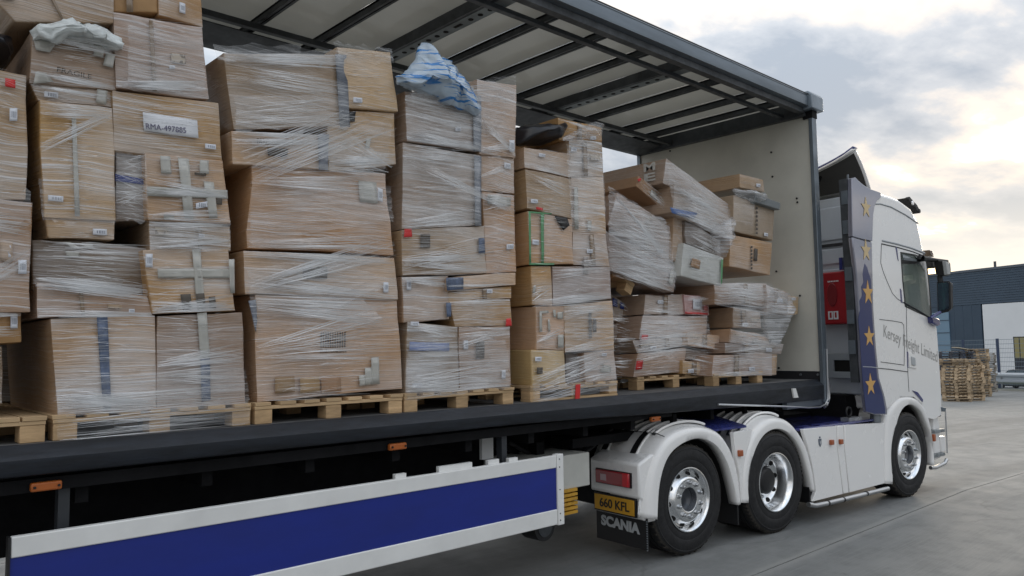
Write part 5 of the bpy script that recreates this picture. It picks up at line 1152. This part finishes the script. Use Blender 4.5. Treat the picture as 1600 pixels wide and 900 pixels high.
# lettering
a, b = T(1380.5, 526), T(1464.5, 566)
a = (a[0], -.002, a[1]); b = (b[0], -.002, b[1])
text('Kersey Freight Limited', 'cab_lettering', LETT, tr, a, b, .155, up=Vector((.12, 0, 1)), out=1, ext=.001, bold=-.006)
# window: frame, glass both sides, dark interior with green curtain
fr = TS([(1406.7, 393.5), (1430, 397.6), (1447.2, 406.6), (1450, 424), (1453, 460), (1456.2, 498.6), (1435, 489.3), (1413.8, 479.3), (1409.8, 440)])
P(MB().prism(fr, vf(-.004), vf(.012), [win]), 'window_seal', PLASTIC)
GL = bpy.data.materials.new('window_glass'); GL.use_nodes = True; gb = GL.node_tree.nodes['Principled BSDF']
gb.inputs['Base Color'].default_value = (.35, .45, .40, 1); gb.inputs['Roughness'].default_value = .03; gb.inputs['Alpha'].default_value = .16; gb.inputs['Coat Weight'].default_value = 1.0
P(MB().prism(win, vf(.010), vf(.014)), 'side_window', GL); P(MB().prism(win, vf(W - .014), vf(W - .010)), 'side_window', GL)
P(MB().prism(TS([(1411, 398), (1446, 410), (1447, 420), (1436, 413), (1413, 411)]), vf(.003), vf(.009)), 'wind_deflector', mat('smoked_visor', (.22, .24, .25), .1, inp={'Coat Weight': 1.0}))
P(MB().prism(TS([(1408, 412), (1432, 412), (1434, 409), (1410, 406)]), vf(.0), vf(.03)), 'visor_edge', PLASTIC)
P(MB().box((2.45, .10, 2.0), (2.93, .16, 3.1)), 'green_curtain', mat('green_curtain_cloth', (.10, .38, .22), .8, noise=(4, .5, .4), stretch=(8, 1, .3)))
P(MB().prism(TS([(1410, 440), (1422, 446), (1428, 470), (1432, 486), (1418, 480)], .3), vf(.35), vf(.9)), 'seat', mat('seat_cloth', (.05, .10, .08), .8))
P(MB().prism(TS([(1407, 432), (1437, 427), (1437, 434), (1407, 442)], .2), vf(.2), vf(.24)), 'interior_rail', mat('interior_pale', (.5, .55, .45), .5))
P(MB().prism(TS([(1428, 412), (1444, 416), (1449, 488), (1436, 484)], .6), vf(.7), vf(.76)), 'interior_trim', mat('interior_cream', (.42, .36, .22), .6))
P(MB().box((2.32, .04, 1.9), (2.36, W - .04, 3.5)), 'cab_inner_wall', mat('interior_grey', (.16, .17, .15), .8))
P(MB().box((2.32, .04, 1.75), (3.5, W - .04, 1.8)), 'cab_floor', mat('interior_grey'))
# mirrors
mv = -.12
def mir(q, v0, v1, name, m_, parent=tr, **k): return MB().prism([T(x, y, mv) for x, y in q], vf(v0), vf(v1)).build(name, m_, parent, **k)
P(MB().tube([(*[T(1436, 404)[0]], -.005, T(1436, 404)[1]), (T(1442, 402, mv)[0], mv, T(1442, 404, mv)[1]), (T(1462, 406, mv)[0], mv, T(1462, 406.5, mv)[1]), (T(1480, 409, mv)[0], mv, T(1478, 408, mv)[1])], [.05, .04, .025, .02], 8), 'mirror_arm', PLASTIC, smooth=True)
def mbox(name, q, vn, depth, m_, **k):
    '''mirror head: the rear-looking face is the quad q (photo points), depth runs forward'''
    u0 = T(q[1][0], q[1][1], vn)[0]; f = [(u0, *TUp(x, y, u0)) for x, y in q]
    cen = sum((Vector(p) for p in f), Vector()) / len(f)
    b = [tuple(cen + (Vector(p) - cen) * .86 + Vector((depth, 0, 0))) for p in f]; n_ = len(f); mm = MB()
    mm.add(f + b, [tuple(range(n_)), tuple(range(2 * n_ - 1, n_ - 1, -1))] + [(i_, (i_ + 1) % n_, n_ + (i_ + 1) % n_, n_ + i_) for i_ in range(n_)])
    return P(mm, name, m_, **k), u0
_, uu = mbox('wide_angle_mirror', [(1457, 405), (1478, 407), (1480, 429.5), (1467, 433), (1461, 428)], -.24, .16, PLASTIC, bevel=.02)
mbox('mirror_side_panel', [(1472, 408), (1478.6, 408.5), (1480.6, 429), (1475, 430)], -.25, .10, mat('mirror_side_grey', (.35, .36, .36), .3), bevel=.006)
P(MB().tube([(uu + .08, TUp(1468, 431, uu + .08)[0], TUp(1468, 431, uu + .08)[1]), (uu + .08, TUp(1470, 443, uu + .08)[0], TUp(1470, 443, uu + .08)[1])], .035, 8), 'mirror_stem', PLASTIC)
_, u2 = mbox('main_mirror', [(1463, 440), (1483, 438.5), (1485, 441), (1485.5, 482), (1482, 487), (1469, 490.5), (1464.5, 486)], -.25, .10, PLASTIC, bevel=.012)
g = [(u2 - .003, *TUp(x, y, u2)) for x, y in ((1464.8, 442.5), (1482.3, 441), (1483, 482), (1469.5, 488), (1466, 484.5))]
MB_ = MB(); MB_.add(g + [(p[0] + .01, p[1], p[2]) for p in g], [tuple(range(5)), tuple(range(9, 4, -1))] + [(i_, (i_ + 1) % 5, 5 + (i_ + 1) % 5, 5 + i_) for i_ in range(5)])
P(MB_, 'mirror_glass', mat('mirror_glass', (.16, .18, .26), .04, .95))
P(MB().tube([(T(1469, 488, mv)[0], mv, T(1469, 488, mv)[1]), (T(1462, 496, mv)[0], mv * .6, T(1462, 496)[1]), (T(1455, 500)[0], -.005, T(1455, 501)[1])], .022, 8), 'mirror_arm', NAVY, smooth=True)
P(MB().prism(TS([(1449, 495), (1461, 499), (1463, 507), (1458, 510), (1450, 505)]), vf(-.06), vf(.01)), 'mirror_foot', NAVY, bevel=.015)
P(MB().prism([T(x, y, .1) for x, y in [(1446, 391), (1451, 392), (1454, 402), (1448, 400)]], vf(.05), vf(.5)), 'sun_visor', mat('smoked_brown', (.12, .08, .05), .2), bevel=.01)
P(MB().prism([T(x, y, .1) for x, y in [(1450, 402), (1456, 405), (1457, 420), (1451, 418)]], vf(.05), vf(.25)), 'front_mirror', PLASTIC, bevel=.02)
# roof beacon bar
bb = [T(1404, 311, .35), T(1411, 310, .35), T(1422, 322, .35), T(1428, 334, .35), T(1424, 335, .35), T(1412, 320, .35)]
P(MB().prism(bb, vf(.25), vf(2.1)), 'roof_light_bar', PLASTIC, bevel=.01)
for i in range(4):
    u, z = T(1408 + i * 5.2, 313 + i * 6.2, .35); P(MB().lathe((u + .02, .25, z + .005), [(.001, -.01), (.028, -.008), (.032, .0), (.03, .04), (.001, .05)], 16), 'spot_lamp', CHROME if i == 1 else PLASTIC, smooth=True)
# ---- side fairings
fu = TS([(1328, 279), (1334, 277.5), (1338, 282), (1346, 289), (1358, 296), (1374, 301.5), (1374, 309), (1367, 315), (1364, 322), (1362, 335), (1360.5, 377), (1345, 374), (1329, 369.5)])
fl = TS([(1329, 371), (1345, 375.5), (1360.3, 378.8), (1361.3, 430), (1362.3, 480), (1366.3, 540), (1371.3, 590), (1380.3, 620), (1384, 640), (1384, 648), (1366, 648), (1352, 644), (1348, 610), (1344.5, 570), (1341, 500), (1336, 430), (1331, 390)])
fus = [p for p in fu]
REFLP = mat('fairing_reflection_silver', (.24, .245, .30), .22, .35, noise=(1.5, .12, .0), inp={'Coat Weight': 1.0, 'Coat Roughness': .04})  # sky reflection on the navy fairing, painted in as silver
for q, nm in ((fu, 'side_fairing'), (fl, 'side_fairing')): P(MB().prism(q, vf(-.022), vf(.03)), nm, REFLP, bevel=.012)
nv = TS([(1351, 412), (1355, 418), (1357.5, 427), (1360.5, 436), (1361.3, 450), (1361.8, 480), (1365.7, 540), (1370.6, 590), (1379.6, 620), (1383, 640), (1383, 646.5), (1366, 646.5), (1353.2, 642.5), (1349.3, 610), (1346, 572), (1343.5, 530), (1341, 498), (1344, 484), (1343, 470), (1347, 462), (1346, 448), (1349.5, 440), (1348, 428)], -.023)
P(MB().prism(nv, vf(-.0245), vf(-.0215)), 'navy_beside_reflection', NAVYG)  # plain navy where the painted reflection stops
seam([(1345, 573), (1358, 573.5), (1371, 575)], .004, SILV, -.024)
# inner return of the fairing seen from behind
q = [TUp(1325, 279, 1.72), TUp(1329, 279, 1.72)]
P(MB().hexa([(1.735, .032, 1.42), (1.79, .032, 1.42), (1.79, .13, 1.42), (1.735, .13, 1.42), (1.68, .032, 3.80), (1.735, .032, 3.80), (1.735, .13, 3.80), (1.68, .13, 3.80)]), 'fairing_return', STEELD)
for z in (3.5, 3.15, 2.6, 2.1, 1.75): P(MB().box((1.68, .03, z), (1.70, .11, z + .16)), 'hinge', RAIL)
STARS = mat('gold_star_vinyl')
def star(x, y, w_, h_, m_=STARS):
    u, z = T(x, y); a, b = T(x + w_ / 2, y)[0] - u, (T(x, y - h_ / 2)[1] - z); pts = []
    for i in range(10):
        r_ = 1 if i % 2 == 0 else .40; an = math.pi / 2 + i * math.pi / 5; pts.append((u + a * r_ * math.cos(an), z + b * r_ * math.sin(an)))
    P(MB().prism(pts, vf(-.0275), vf(-.0235)), 'star', m_)
star(1357, 601, 17, 37); star(1355, 526, 17, 34); star(1353, 458, 17, 40); star(1350, 392, 15, 36, mat('reflection_paled_star', (.62, .47, .25), .35)); star(1350, 325, 15, 34, mat('reflection_paled_star'))  # upper two stars paled as part of the painted reflection
# roof deflector: curved panel rising to the rear
def dfl(s, t):      # s: 0 front .. 1 rear, t: 0 near .. 1 far
    v = .10 + (W - .20) * t; u = 2.32 - .62 * s; arch = math.sin(math.pi * t)
    z = 3.60 + .10 * s + .50 * s ** 1.5 + .05 * arch; return Vector((u, v, z))
# fit rear near corner to the survey point
vz = TUp(1337, 236, 1.70); fz = TUp(1357, 292, 2.30)
def dfl(s, t):
    v = .09 + (W - .18) * t; zr = 4.21 - .25 * math.sin(math.pi * min(1, max(0, t))) ** .8
    return Vector((2.34 - .31 * s + .03 * math.sin(math.pi * s), v, 3.76 + (zr - 3.76) * s))
P(MB().grid([[tuple(dfl(i / 10, j / 20)) for j in range(21)] for i in range(11)]), 'roof_deflector', WHITE, smooth='all', solid=.02)
P(MB().grid([[tuple(dfl(1, j / 20) + Vector((-.10 * i / 3 + .01, 0, .004 - .02 * i / 3 + (.012 if i == 0 else 0)))) for j in range(21)] for i in range(4)]), 'deflector_lip', WHITE, smooth='all', solid=.02)
for j0, j1 in ((0, 5), (15, 20)): P(MB().grid([[tuple(dfl(1, j / 20) + Vector((-.06 + .10 * i / 2, 0, .024 - .0 * i))) for j in range(j0, j1 + 1)] for i in range(3)]), 'lip_strip', NAVY, smooth='all', solid=.018)
P(MB().grid([[tuple(dfl(.04 + .90 * i / 6, .01 + .98 * j / 20) - Vector((.03, 0, .0))) for j in range(21)] for i in range(7)]), 'deflector_underside', mat('deflector_liner', (.06, .058, .055), .8))
P(MB().box((1.75, .5, 3.66), (1.80, 1.9, 3.72)).tube([(1.9, .6, 3.68), (2.1, .6, 3.98)], .02, 6).tube([(1.9, 1.8, 3.68), (2.1, 1.8, 3.98)], .02, 6), 'deflector_strut', BLACK)
P(MB().tube([(1.76, .06, 3.72), (1.76, .06, 3.86)], .014, 6), 'deflector_pin', STEEL)
# back wall upper with pressed panels and vents
uw = 2.18; zz0 = TUp(1279, 297, uw)[1]
P(MB().box((uw, .08, 1.25), (2.26, W - .08, 3.70)), 'cab_rear_wall', mat('rear_wall_paint', (.50, .54, .60), .4, noise=(3, .06, .03)), bevel=.02)
for z0, z1 in ((3.16, 3.58), (2.86, 3.06), (2.30, 2.80)): P(MB().box((uw - .025, .14, z0), (uw + .01, W - .14, z1)), 'rear_wall_panel', mat('rear_wall_paint'), bevel=.015)
P(MB().box((uw - .03, .16, 3.085), (uw + .01, W - .2, 3.12)), 'rear_vent', SEAM)
P(MB().box((uw - .05, .20, 3.34), (uw - .02, .28, 3.42)), 'wall_latch', mat('dark_navy_plastic', (.02, .03, .08), .4))
m_ = mat('grey_step_frame', (.30, .33, .36), .45)
P(MB().prism([(.10, 1.45), (.62, 1.45), (.62, 1.75), (.10, 1.75)], lambda a, b: (uw - .12, a, b), lambda a, b: (uw - .02, a, b), [[(.20, 1.53), (.20, 1.67), (.52, 1.67), (.52, 1.53)]]), 'step_frame', m_, bevel=.006)
P(MB().box((uw - .10, .16, 1.50), (uw - .03, .56, 1.70)), 'step_recess', HOLE)
# red extinguisher locker on the back of the cab
v0_, zt_ = TUp(1323, 423, 2.0); v1_, zb_ = TUp(1284, 510, 2.0)
rb = P(MB().box((1.98, v0_, zb_ + .02), (2.19, v0_ + .45, zt_)), 'extinguisher_locker', REDB, bevel=.02)
MB().lathe((0, 0, 0), [(.001, 0), (.08, 0), (.095, .02)], 20).build('locker_latch', mat('dark_red_latch', (.20, .012, .018), .4), rb)
bpy.context.view_layer.update()
lt = [o for o in rb.children if o.name.startswith('locker_latch')][0]; lt.location = (1.972, v0_ + .19, (zb_ + zt_) / 2 + .05); lt.rotation_euler = (0, 0, R(-90)); lt.scale = (.8, 1, 1.7)
for i in range(7): MB().box((1.974, v0_ + .10 + i * .021, zt_ - .125), (1.979, v0_ + .113 + i * .021, zt_ - .108)).build('lettering_stroke', PAPER, rb)
for dv in (.15, .22): MB().box((1.972, v0_ + dv - .03, zb_ + .08), (1.978, v0_ + dv + .03, zb_ + .18)).build('pictogram_label', PAPER, rb)
MB().box((1.970, v0_ + .205, zb_ + .10), (1.973, v0_ + .230, zb_ + .165)).build('pictogram', REDB, rb); MB().box((1.970, v0_ + .140, zb_ + .10), (1.973, v0_ + .162, zb_ + .165)).build('pictogram', REDB, rb)
P(MB().box((1.94, v0_ + .02, zt_ + .01), (2.0, v0_ + .06, zt_ + .16)), 'locker_strap', NAVY)
# front steps and bumper corner
m = TS([(1459, 655), (1473, 652), (1475, 664), (1476.5, 700), (1478, 712), (1477, 720), (1458, 727), (1457, 700), (1456, 680)])
P(MB().prism(TS([(1466.5, 652), (1473, 651.5), (1475.5, 664), (1477.5, 716), (1468, 720)]), vf(.06), vf(.5)), 'bumper_corner', WHITE, bevel=.015)
P(MB().prism(TS([(1457, 656), (1470, 654), (1470, 722), (1458, 727)]), vf(.12), vf(.4)), 'step_well', mat('step_well_grey', (.30, .32, .34), .5))
for (xa, ya, xb, yb) in ((1459, 676, 1475.5, 671), (1457, 716, 1476, 708)):
    a, b = T(xa, ya, .02), T(xb, yb, .02); P(MB().box((a[0], .01, b[1] - .03), (b[0], .3, b[1] + .012)), 'step_tread', mat('step_tread_grey', (.22, .24, .25), .5, noise=(40, .5, .6)), bevel=.006)
P(MB().box((T(1463, 690, .1)[0], .04, T(1463, 706, .1)[1]), (T(1470, 690, .1)[0], .3, T(1463, 682, .1)[1])), 'step_riser', WHITE, bevel=.01)
pts = TS([(1454, 731), (1462, 730.5), (1476, 724), (1479, 718)]); P(MB().tube([(p[0], .0, p[1]) for p in pts], .024, 10), 'front_bar', TUBE, smooth=True)
P(MB().box((3.35, .1, .35), (3.62, W - .1, 1.0)), 'front_bumper', WHITE, bevel=.05)
tlamp(1458.5, 684, .05, .09)
P(MB().tube([(p[0], -.02, p[1]) for p in TS([(1474.5, 640), (1476, 670), (1477.5, 708)])], .010, 6), 'corner_edge', TUBE, smooth=True)
P(MB().prism(TS([(1470, 636), (1476, 637), (1476, 643), (1471, 643)]), vf(-.02), vf(.05)), 'corner_cap', RAIL, bevel=.005)

# ------------------------------------------------------------------ background
BW = Vector((.397, .918, 0)).normalized()           # along the unit's wall, away from camera
BP = Vector((84.0, 23.95, 0)); BG = gz(BP.x)
BN = Vector((-BW.y, BW.x, 0))                       # towards the camera side
if BN.dot(-BP) < 0: BN = -BN
def BQ(x, y):
    r = ray(x, y); o = Vector((0, 0, H)); k = (BP - o).dot(BN) / r.dot(BN); p = o + r * k
    return ((p - BP).dot(BW), p.z)
def bm(s, z, d): p = BP + BW * s + BN * d; return (p.x - BP.x, p.y - BP.y, z)
bld = empty('warehouse', (BP.x, BP.y, BG), label='dark blue grey clad warehouse with a white wall section', cat='warehouse')
def bbox(name, s0, s1, z0, z1, d0, d1, m_, **k):
    z0 -= BG; z1 -= BG
    b = MB().hexa([bm(s0, z0, d0), bm(s1, z0, d0), bm(s1, z0, d1), bm(s0, z0, d1), bm(s0, z1, d0), bm(s1, z1, d0), bm(s1, z1, d1), bm(s0, z1, d1)])
    return b.build(name, m_, bld, **k)
ZR = 8.62; CLAD = mat('blue_grey_cladding', (.055, .085, .125), .45, .2, noise=(.6, .12, .03)); CLADD = mat('lower_cladding', (.040, .068, .105), .5, .1, noise=(.6, .12, .03))
bbox('wall', -45, 60, BG - 1.5, ZR - .1, -30, -.25, CLADD)
zW = BQ(1533, 476)[1]; sW = 0.0
zl = zW + .05; npn = 14
for i in range(npn):
    z0 = zl + (ZR - zl) * i / npn; bbox('cladding_panel', -45, 60, z0 + .012, z0 + (ZR - zl) / npn - .012, -.3, .03, CLAD)
bbox('roof_edge', -45, 60, ZR, ZR + .22, -30, .12, mat('roof_edge_metal', (.10, .12, .15), .4, .3))
for i in range(9):
    s0 = .25 + i * 1.0
    bbox('cladding_panel', s0, s0 + .985, BG - 1, zl - .02, -.3, .0, CLADD)
bbox('white_wall', -45, sW, BG - 1.5, zW, -.3, .10, mat('white_wall_panel', (.74, .77, .80), .6, noise=(.5, .05, .02)))
sa, sb = BQ(1487, 560)[0], BQ(1470, 560)[0]
bbox('glazed_strip', sa, sb + 12, BG, BQ(1480, 488)[1], -.3, .08, mat('pale_blue_glazing', (.16, .26, .36), .2))
for i in range(6): z = BG + .2 + i * 1.25; bbox('glazing_bar', sa, sb + 12, z, z + .07, .08, .12, CLADD)
s1, s0 = BQ(1586.5, 560)[0], BQ(1640, 560)[0]; wz1 = BQ(1590, 526)[1]; wz0 = BQ(1590, 577)[1]
wn_ = bbox('window', s0, s1, wz0, wz1, -.3, .13, mat('window_frame_dark', (.03, .035, .04), .4))
z0 = wz0 - BG; z1 = wz1 - BG; zm = z0 + (z1 - z0) * .33
for j in range(6):
    a = s1 - .12 - j * (s1 - s0) / 6; b = a - (s1 - s0) / 6 + .10
    for (c, d_, mm) in ((zm + .05, z1 - .1, mat('yellow_pane', (.30, .26, .10), .3)), (z0 + .05, zm - .03, mat('dark_pane', (.03, .035, .05), .2))):  # upper panes yellow, lower panes dark
        MB().hexa([bm(b, c, .13), bm(a, c, .13), bm(a, c, .15), bm(b, c, .15), bm(b, d_, .13), bm(a, d_, .13), bm(a, d_, .15), bm(b, d_, .15)]).build('pane', mm, wn_)
bbox('roof_vent', BQ(1554.5, 420)[0] - .1, BQ(1554.5, 420)[0] + .1, ZR + .1, ZR + .75, -.1, 0, STEELD)

# verge, kerb, guard rail, mesh fence, parked car
def strip(name, d0, d1, z0, z1, m_, **k):     # laid parallel to the warehouse in front of it
    pts = []
    def q(s, d, z): p = BP + BW * s + BN * d; return (p.x, p.y, gz(p.x) + z)
    b = MB()
    for s_ in range(-60, 50, 10):
        b.hexa([q(s_, d0, z0), q(s_ + 10, d0, z0), q(s_ + 10, d1, z0), q(s_, d1, z0), q(s_, d0, z1), q(s_ + 10, d0, z1), q(s_ + 10, d1, z1), q(s_, d1, z1)])
    return b.build(name, m_, **k)
def dist_to_wall(px, py):
    p = PG(px, py); return (p - BP).dot(BN)
dk = dist_to_wall(1575, 611)
strip('kerb', dk - .25, dk, -.05, .14, mat('kerb_concrete', (.30, .30, .27), .8, noise=(1, .2, .1)), kind='structure')
strip('verge', dk - 2.2, dk - .25, -.05, .12, GRASS, kind='structure')
strip('car_park', 1.0, dk - 2.2, -.05, .05, mat('far_tarmac', (.07, .075, .08), .9, noise=(.5, .15, .1)), kind='structure')
# guard rail
dr = dk - .9
def rq(s, z, d=dr): p = BP + BW * s + BN * d; return Vector((p.x, p.y, gz(p.x) + z))
def DQ(x, y, d):
    r = ray(x, y); o = Vector((0, 0, H)); c = BP + BN * d; k = (c - o).dot(BN) / r.dot(BN); p = o + r * k; return ((p - BP).dot(BW), p.z - gz(p.x))
sr0, hz1 = DQ(1546, 582, dr); sr1, hz0 = DQ(1546, 599, dr)
rail0 = rq(sr0, 0); gr = empty('guard_rail', rail0, label='galvanised corrugated guard rail along the far kerb', cat='guard rail')
def rel(o, p): return tuple(Vector(p) - o.location)
m = MB(); pf = [(0, 0), (.10, .16), (.10, .32), (0, .42), (0, .58), (.10, .68), (.10, .84), (0, 1.0)]
A_, B_ = sr0, sr0 - 40
m.grid([[rel(gr, rq(s_, hz0 + (hz1 - hz0) * t) + BN * d) for d, t in pf] for s_ in (A_, B_)]); m.build('rail', mat('galvanised_rail', (.34, .38, .42), .4, .5), gr, solid=.01)
for i in range(12):
    c = rq(A_ - 1.0 - i * 3.2, 0); MB().box(rel(gr, c - Vector((.06, .06, 0))), rel(gr, c + Vector((.06, .06, hz1 - .05)))).build('post', STEEL, gr)
# fence
df = dr - 1.2; sf0, hf = DQ(1558, 529, df); fz_ = empty('mesh_fence', rq(sf0, 0, df), label='tall pale welded mesh fence with dark posts', cat='fence')
for i in range(-2, 6):
    c = rq(sf0 - i * 3.1 + .0, 0, df); MB().box(rel(fz_, c - Vector((.09, .09, 0))), rel(fz_, c + Vector((.09, .09, hf)))).build('fence_post', mat('fence_post_blue', (.03, .05, .10), .5), fz_)
m = MB()
for i in range(160):
    s_ = sf0 + 6.2 - i * .14; a, b = rq(s_, .1, df), rq(s_, hf - .1, df); m.add([rel(fz_, a), rel(fz_, a + BW * .012), rel(fz_, b + BW * .012), rel(fz_, b)], [(0, 1, 2, 3)])
for j in range(12):
    z = .1 + j * (hf - .2) / 11; a, b = rq(sf0 + 6.2, z, df), rq(sf0 - 16, z, df); m.add([rel(fz_, a), rel(fz_, b), rel(fz_, b + Vector((0, 0, .03))), rel(fz_, a + Vector((0, 0, .03)))], [(0, 1, 2, 3)])
m.build('wire_mesh', mat('mesh_wire', (.20, .25, .30), .5, .3), fz_, kind='stuff')
# parked car: side profile lofted across its width
dc = dr - 3.6; sc0, hc = DQ(1560, 577, dc)
car = empty('parked_car', rq(sc0 - 2.1, .05, dc), label='dark grey hatchback parked behind the guard rail', cat='car')
car.rotation_euler = (0, 0, math.atan2(-BW.y, -BW.x))
ch = DQ(1592, 577, dc)[1] - .05; ch = max(1.35, min(1.6, ch)); L_ = 4.2
lower = [(-2.1, .25), (-2.12, .55), (-2.0, .82), (-1.35, .92), (1.55, .95), (2.05, .85), (2.1, .5), (2.05, .25)]
CARP = mat('dark_car_paint', (.03, .04, .055), .25, .3, inp={'Coat Weight': 1.0}); CGL = mat('car_glass', (.10, .14, .18), .05, inp={'Coat Weight': 1.0})
def carloft(poly, ws): 
    b = MB(); n = len(poly); vs = []; fs = []
    for y, k in ws:
        for x, z in poly: vs.append((x * k, y, z))
    for i in range(len(ws) - 1):
        for j in range(n): j2 = (j + 1) % n; fs.append((i * n + j, i * n + j2, i * n + n + j2, i * n + n + j))
    fs += [tuple(range(n)), tuple(range(len(vs) - n, len(vs)))[::-1]]; return b.add(vs, fs)
carloft(lower, [(-.86, .97), (-.80, 1), (.80, 1), (.86, .97)]).build('body', CARP, car, bevel=.04)
carloft([(-1.5, .9), (-.75, ch - .06), (-.3, ch), (.9, ch - .02), (1.5, .93)], [(-.70, .96), (-.62, 1), (.62, 1), (.70, .96)]).build('cabin', CARP, car, bevel=.03)
for sgn in (-1, 1):
    for q in ([(-1.22, .95), (-.68, ch - .13), (-.12, ch - .09), (-.10, .96)], [(-.02, .96), (-.02, ch - .09), (.62, ch - .10), (.66, .97)], [(.74, .97), (.72, ch - .11), (.95, ch - .13), (1.25, .98)]):
        MB().prism(q, lambda a, b: (a, sgn * .685, b), lambda a, b: (a, sgn * .705, b)).build('side_window', CGL, car)
    for x in (-1.3, 1.3):
        wl = MB().lathe((x, sgn * .82, .32), [(.001, -.08), (.2, -.08), (.31, -.07), (.32, 0), (.31, .07), (.2, .08), (.001, .08)], 20).build('wheel', RUBBER, car, smooth=30)
        MB().lathe((x, sgn * .905, .32), [(.001, -.004), (.19, -.004), (.20, .0), (.19, .004), (.001, .004)], 16).build('rim', STEEL, wl)

# stacked pallets in the yard
def far_pallet_mesh():
    m = MB(); w_, d_, h_ = 1.2, 1.0, .144
    for y in (0, d_ / 2 - .05, d_ - .1):
        for x in (0, w_ / 2 - .07, w_ - .14): m.box((x, y, .022), (x + .14, y + .1, .10))
        m.box((0, y, 0), (w_, y + .1, .0215)); m.box((0, y + .001, .1005), (w_, y + .099, .122))
    for i in range(7): x = i * (w_ - .11) / 6; m.box((x, 0, .1225), (x + .11, d_, .144))
    return m.mesh('wooden_pallet', WOODG)
FP = far_pallet_mesh(); FP2 = FP.copy(); FP2.materials[0] = mat('greyed_pallet_wood', (.26, .24, .21), .85, noise=(4, .4, .3), rand=.5)
FP3 = FP.copy(); FP3.materials[0] = mat('dark_plastic_pallet', (.05, .055, .07), .6)
rnd = random.Random(5)
def pstack(px, py, top, rz, label, me, me_top=None, ntop=0, dxx=0):
    g = PG(px, py); y_top = ray(px, top); z_dep = (g - Vector((0, 0, H))).length
    d_ = ray(px, py); k = g.x / d_.x; zt_ = H + ray(px, top).z * k; n_ = max(3, int(round((zt_ - g.z) / .146)))
    for i in range(n_):
        mm = me_top if (me_top and i >= n_ - ntop) else me
        o = link('wooden_pallet', mm, label=('topmost ' if i == n_ - 1 else 'lowest ' if i == 0 else '') + label, cat='pallet', group='pallets stacked in the yard behind the cab')
        off = Vector((rnd.gauss(0, .035), rnd.gauss(0, .035), 0)); o.location = g + off + Vector((0, 0, i * .146)); o.rotation_euler = (0, 0, rz + rnd.gauss(0, .02))
    return g, n_
wa = math.atan2(BW.y, BW.x)
pstack(1474, 627, 561, R(-68), 'pallet in the pale brown stack right at the cab front', FP)
pstack(1497, 625.5, 562, R(-68 - 0), 'pallet in the tall brown stack at the front of the pallet pile', FP)
pstack(1513, 619, 546, R(-72), 'pallet in the stack whose top carries the slanting board', FP)
g4, n4 = pstack(1528, 612, 550, R(-75), 'pallet in the greyed stack at the right end of the pile', FP2)
pstack(1488, 619, 547, R(-70), 'pallet in the dark topped stack behind the brown ones', FP2, FP3, 3)
pstack(1470, 618, 549, R(-70), 'pallet in the dark stack seen over the stack at the cab front', FP3, FP3, 3)
g = PG(1522, 619); d_ = ray(1522, 619); k = g.x / d_.x
a = Vector((0, 0, H)) + ray(1497, 543.5) * k; b = Vector((0, 0, H)) + ray(1536, 550) * k; wv = Vector((.5, .86, 0)) * .5
MB().hexa([rel_ for rel_ in [(0, 0, 0), tuple(b - a), tuple(b - a + wv), tuple(wv), (0, 0, .05), tuple(b - a + Vector((0, 0, .05))), tuple(b - a + wv + Vector((0, 0, .05))), tuple(wv + Vector((0, 0, .05)))]]).build('loose_board', mat('pale_board', (.5, .44, .34), .8), label='pale board lying slanted across the pallet stacks', cat='board').location = a
bpy.context.view_layer.update()

# unseen building added behind the camera to darken the cab fairing's reflection
opp = empty('warehouse', (95, -48, 0), R(-8), label='added unseen dark block across the yard for the fairing reflection', cat='warehouse')
MB().box((-75, -20, -4), (90, 0, 10.3)).build('wall', CLADD, opp)
for i in range(9): MB().box((-70 + i * 17, -.2, -1), (-64 + i * 17, .12, 4.2)).build('roller_door', mat('roller_door_grey', (.18, .20, .22), .5), opp)
MB().box((-75.3, -20.3, 10.3), (90.3, .3, 10.7)).build('roof_edge', mat('roof_edge_metal'), opp)
